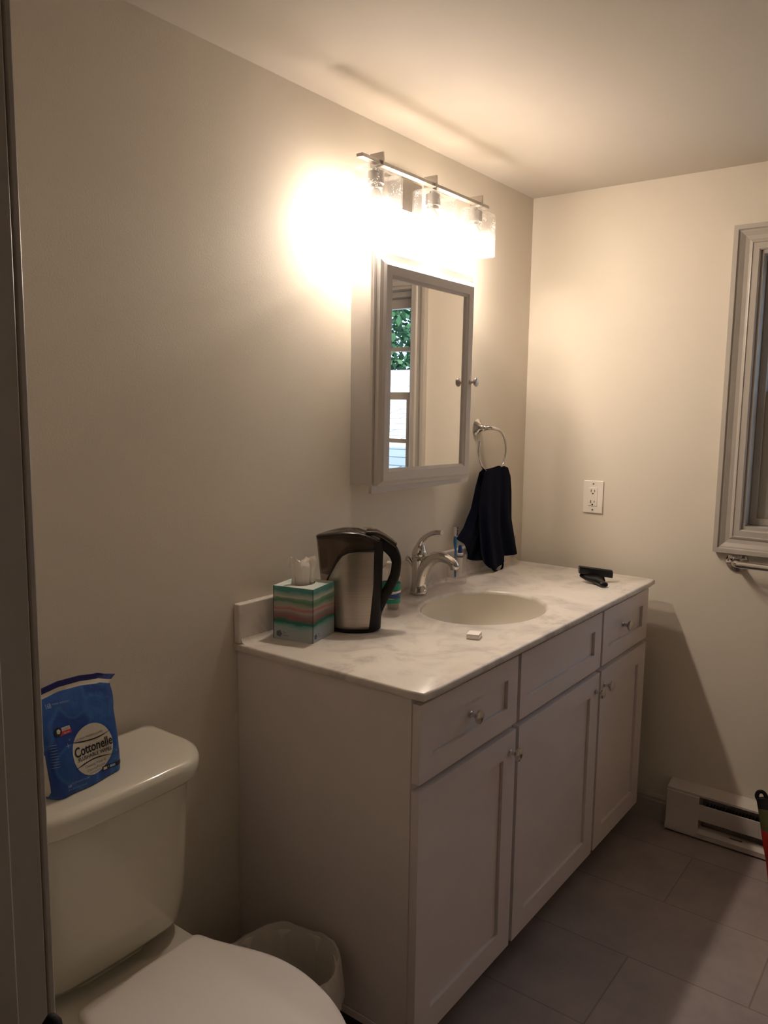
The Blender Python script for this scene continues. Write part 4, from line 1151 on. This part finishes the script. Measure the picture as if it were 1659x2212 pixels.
# ------------------------------------------------------------------ bottles behind the pitcher
def bottle(name, label, cat, x, y, prof, m, n=28, sx=1.0, group=None):
    t = thing(name, label, cat, (x, y, 0.8963), group=group)
    bm = BM(); lathe(bm, prof, (0, 0, 0), 'z', n)
    obj('bottle_body', bm, m, t, smooth=True, ang=50); return t
b1 = bottle('soap_bottle', 'clear rounded bottle with green and blue label half hidden behind the pitcher handle', 'bottle', -1.056, -0.142,
            [(0.024, 0), (0.027, .003), (.0275, .02), (.027, .11), (.024, .125), (.014, .133), (.012, .134), (.012, .142)], M['clear'])
for (z0, z1, mm, nm) in ((.040, .052, M['teal'], 'green_band'), (.056, .066, M['darkblue'], 'blue_band'), (.068, .074, M['white'], 'white_band'), (.076, .094, M['teal'], 'green_band')):
    bm = BM(); lathe(bm, [(.0277, z0), (.0279, z0), (.0279, z1), (.0277, z1)], (0, 0, 0), 'z', 32, cap=False); obj('label_' + nm, bm, mm, b1)
bm = BM(); lathe(bm, [(.013, .134), (.0135, .136), (.0135, .150), (.011, .153), (.004, .153), (.0035, .164), (.001, .165)], (0, 0, 0), 'z', 20); obj('bottle_cap', bm, M['white'], b1, smooth=True)
b2 = bottle('plastic_bottle', 'narrow clear plastic bottle between pitcher handle and faucet', 'bottle', -0.994, -0.106,
            [(0.0165, 0), (.0195, .003), (.0200, .02), (.0185, .06), (.0160, .10), (.0145, .115), (.009, .122), (.009, .130)], M['clear'])
bm = BM(); lathe(bm, [(0.0150, .003), (.0165, .006), (.0170, .018), (.002, .0185)], (0, 0, 0), 'z', 28); obj('liquid', bm, thin_glass('pale_liquid', (.75, .68, .62), diff=.25, diffcol=(.5, .42, .36)), b2, smooth=True, ang=50)
bm = BM(); lathe(bm, [(.0098, .123), (.0100, .125), (.0100, .138), (.006, .139)], (0, 0, 0), 'z', 20); obj('bottle_cap', bm, M['clear'], b2, smooth=True)

# ------------------------------------------------------------------ cup with brushes
U0 = Vector((-0.578, -0.060, 0.8963))
cu = thing('toothbrush_cup', 'clear plastic tumbler by the backsplash holding toothbrushes', 'cup', U0)
bm = BM(); lathe(bm, [(.030, 0), (.0335, .002), (.0345, .012), (.0325, .016), (.0315, .020), (.0325, .100), (.0310, .100), (.0300, .020), (.001, .018)], (0, 0, 0), 'z', 36)
obj('tumbler', bm, M['clear'], cu, smooth=True, ang=50)
Z0 = Vector((-0.590, -0.062, 0.9155))
tbz = thing('toothbrush', 'blue and white toothbrush with dark bristles standing in the clear cup', 'toothbrush', Z0)
bp_ = cr([(0.008, 0.004, 0.0), (0.016, .010, .040), (.010, .006, .075), (.006, .004, .095), (-.004, .0, .125), (-.006, -.001, .140)], 5)
bm = BM(); tube(bm, bp_, [lerp_tab([(0, .003), (.3, .0045), (.55, .0032), (.75, .0062), (1, .0030)], i / (len(bp_) - 1)) for i in range(len(bp_))], 12); obj('brush_handle', bm, M['bluebrush'], tbz, smooth=True, label='blue curved handle')
bm = BM(); bx(bm, (-.0095, -.005, .138), (-.0045, .005, .168)); obj('brush_head', bm, M['white'], tbz, bevel=.0015)
for k in range(5):
    z = .141 + k * .0048; bm = BM(); bx(bm, (-.0045, -.0045, z), (.0065, .0045, z + (.0075 if k == 4 else .0028))); obj('bristles', bm, M['bristle'], tbz)
Z1 = Vector((-0.566, -0.066, 0.9155))
tbe = thing('toothpaste_tube', 'white tube with dark blue tip leaning in the clear cup behind the faucet', 'tube', Z1)
bm = BM(); rg = [ring((-.002, 0, z), (a, 0, 0), (0, b, 0), 20) for z, a, b in ((0, .012, .0016), (.03, .0115, .005), (.065, .0105, .0085), (.078, .010, .0095), (.081, .007, .007))]; loft(bm, rg); obj('tube_body', bm, M['white'], tbe, smooth=True)
bm = BM(); lathe(bm, [(.0106, .066), (.0108, .067), (.0108, .071), (.0106, .072)], (-.002, 0, 0), 'z', 20, cap=False); obj('tube_band', bm, M['darkblue'], tbe)
bm = BM(); lathe(bm, [(.0075, .080), (.0078, .083), (.0062, .100), (.0045, .105), (.001, .106)], (-.002, 0, 0), 'z', 20); obj('tube_cap', bm, M['darkblue'], tbe, smooth=True, label='dark blue cap')

# ------------------------------------------------------------------ small white box
s0 = Vector((-1.0930, -0.4310, 0.8963))
sb = thing('floss_box', 'tiny white square box lying on the counter in front of the sink', 'box', s0, radians(-72))
bm = BM(); bx(bm, (-.0165, -.0185, 0), (.0165, .0185, .0105)); obj('box_body', bm, M['white'], sb, bevel=.0015)
bm = BM(); bx(bm, (-.0160, -.0180, .0107), (.0160, .0180, .0130)); obj('box_lid', bm, M['white'], sb, bevel=.001)

# ------------------------------------------------------------------ black squeegee
q0 = Vector((-0.268, -0.414, 0.8963))
sq = thing('small_squeegee', 'black T-shaped squeegee lying at the right end of the counter', 'squeegee', q0, JA)
bm = BM()
rg = []
for x in (-.056, -.054, .054, .056):
    zc = .0365 - x * .13; s_ = .9 if abs(x) > .055 else 1
    rg.append([Vector((x, dy * s_, zc + dz * s_)) for dy, dz in ((.010, -.012), (.012, 0), (.008, .0105), (.001, .0125), (-.008, .009), (-.0105, -.002), (-.009, -.0135), (0, -.015))])
loft(bm, rg); obj('squeegee_head', bm, M['black'], sq, smooth=True, ang=50)
bm = BM()
cl = cr([(-.014, .006, .021), (-.012, -.012, .017), (-.006, -.034, .015), (-.001, -.058, .013), (.004, -.078, .0115), (.008, -.088, .0105)], 4)
rg = [ring(p, (lerp_tab([(0, .038), (.3, .028), (.55, .013), (.8, .0115), (.93, .014), (1, .007)], i / (len(cl) - 1)), 0, 0), (0, .002, lerp_tab([(0, .012), (.5, .010), (1, .007)], i / (len(cl) - 1))), 18, 2.3) for i, p in enumerate(cl)]
loft(bm, rg); obj('squeegee_handle', bm, M['black'], sq, smooth=True, ang=60)
bm = BM(); loft(bm, [ring((.016, .004, .004), (.020, 0, 0), (0, .014, 0), 16), ring((.014, .004, .026), (.014, 0, 0), (0, .010, 0), 16)]); obj('squeegee_neck', bm, M['blacksoft'], sq, smooth=True, ang=50)

# ------------------------------------------------------------------ red bag at the right edge
Y0 = Vector((-0.21, -1.085, 0))
bg_ = thing('soft_bag', 'red soft bag with black striped top standing by the heater at the right edge', 'bag', Y0, radians(8))
def bring(z, hw, dp, n=32): return ring((0, 0, z), (dp, 0, 0), (0, hw, 0), n, 3.2)
def bagring(z):
    hw = lerp_tab([(0, .082), (.10, .098), (.20, .120), (.285, .137)], z); dp = lerp_tab([(0, .055), (.15, .058), (.285, .012)], z)
    r = bring(z, hw, dp)
    return [Vector((p.x + .004 * sin(p.y * 60 + z * 30), p.y, p.z + (.016 * (1 - (p.y / hw) ** 2) if z > .25 else 0))) for p in r]
bm = BM(); loft(bm, [bagring(z) for z in (0, .004, .05, .10, .15, .198)], cap=True); obj('bag_base', bm, M['bagred'], bg_, smooth=True, ang=60, label='red lower part of the bag')
bm = BM(); loft(bm, [bagring(z) for z in (.1985, .225, .255)], cap=True); obj('bag_stripe', bm, M['bagolive'], bg_, smooth=True, ang=60, label='brown and olive striped band')
bm = BM(); loft(bm, [bagring(z) for z in (.2555, .27, .2845, .287)], cap=True); obj('bag_top', bm, M['blacksoft'], bg_, smooth=True, ang=60)
bm = BM(); tube(bm, cr([(0, .128, .276), (0, .136, .292), (0, .132, .306), (0, .121, .309), (0, .112, .300), (0, .108, .284)], 4), .0032, 8, flat=2.0); obj('bag_loop', bm, M['blacksoft'], bg_, smooth=True)

# ------------------------------------------------------------------ black handle tip beside the door jamb
X0 = Vector((-2.4400, -0.7875, 0))
pk = thing('plunger', 'black rounded handle tip in front of the door frame at the lower left', 'plunger', X0)
bm = BM(); lathe(bm, [(.008, .10), (.008, .865), (.0095, .885), (.0100, .905), (.0085, .917), (.004, .924), (.001, .925)], (0, 0, 0), 'z', 20); obj('plunger_handle', bm, M['blacksoft'], pk, smooth=True, ang=60)
bm = BM(); lathe(bm, [(.064, 0), (.066, .01), (.060, .05), (.035, .085), (.015, .10)], (0, 0, 0), 'z', 28); obj('plunger_cup', bm, M['blacksoft'], pk, smooth=True, ang=60)
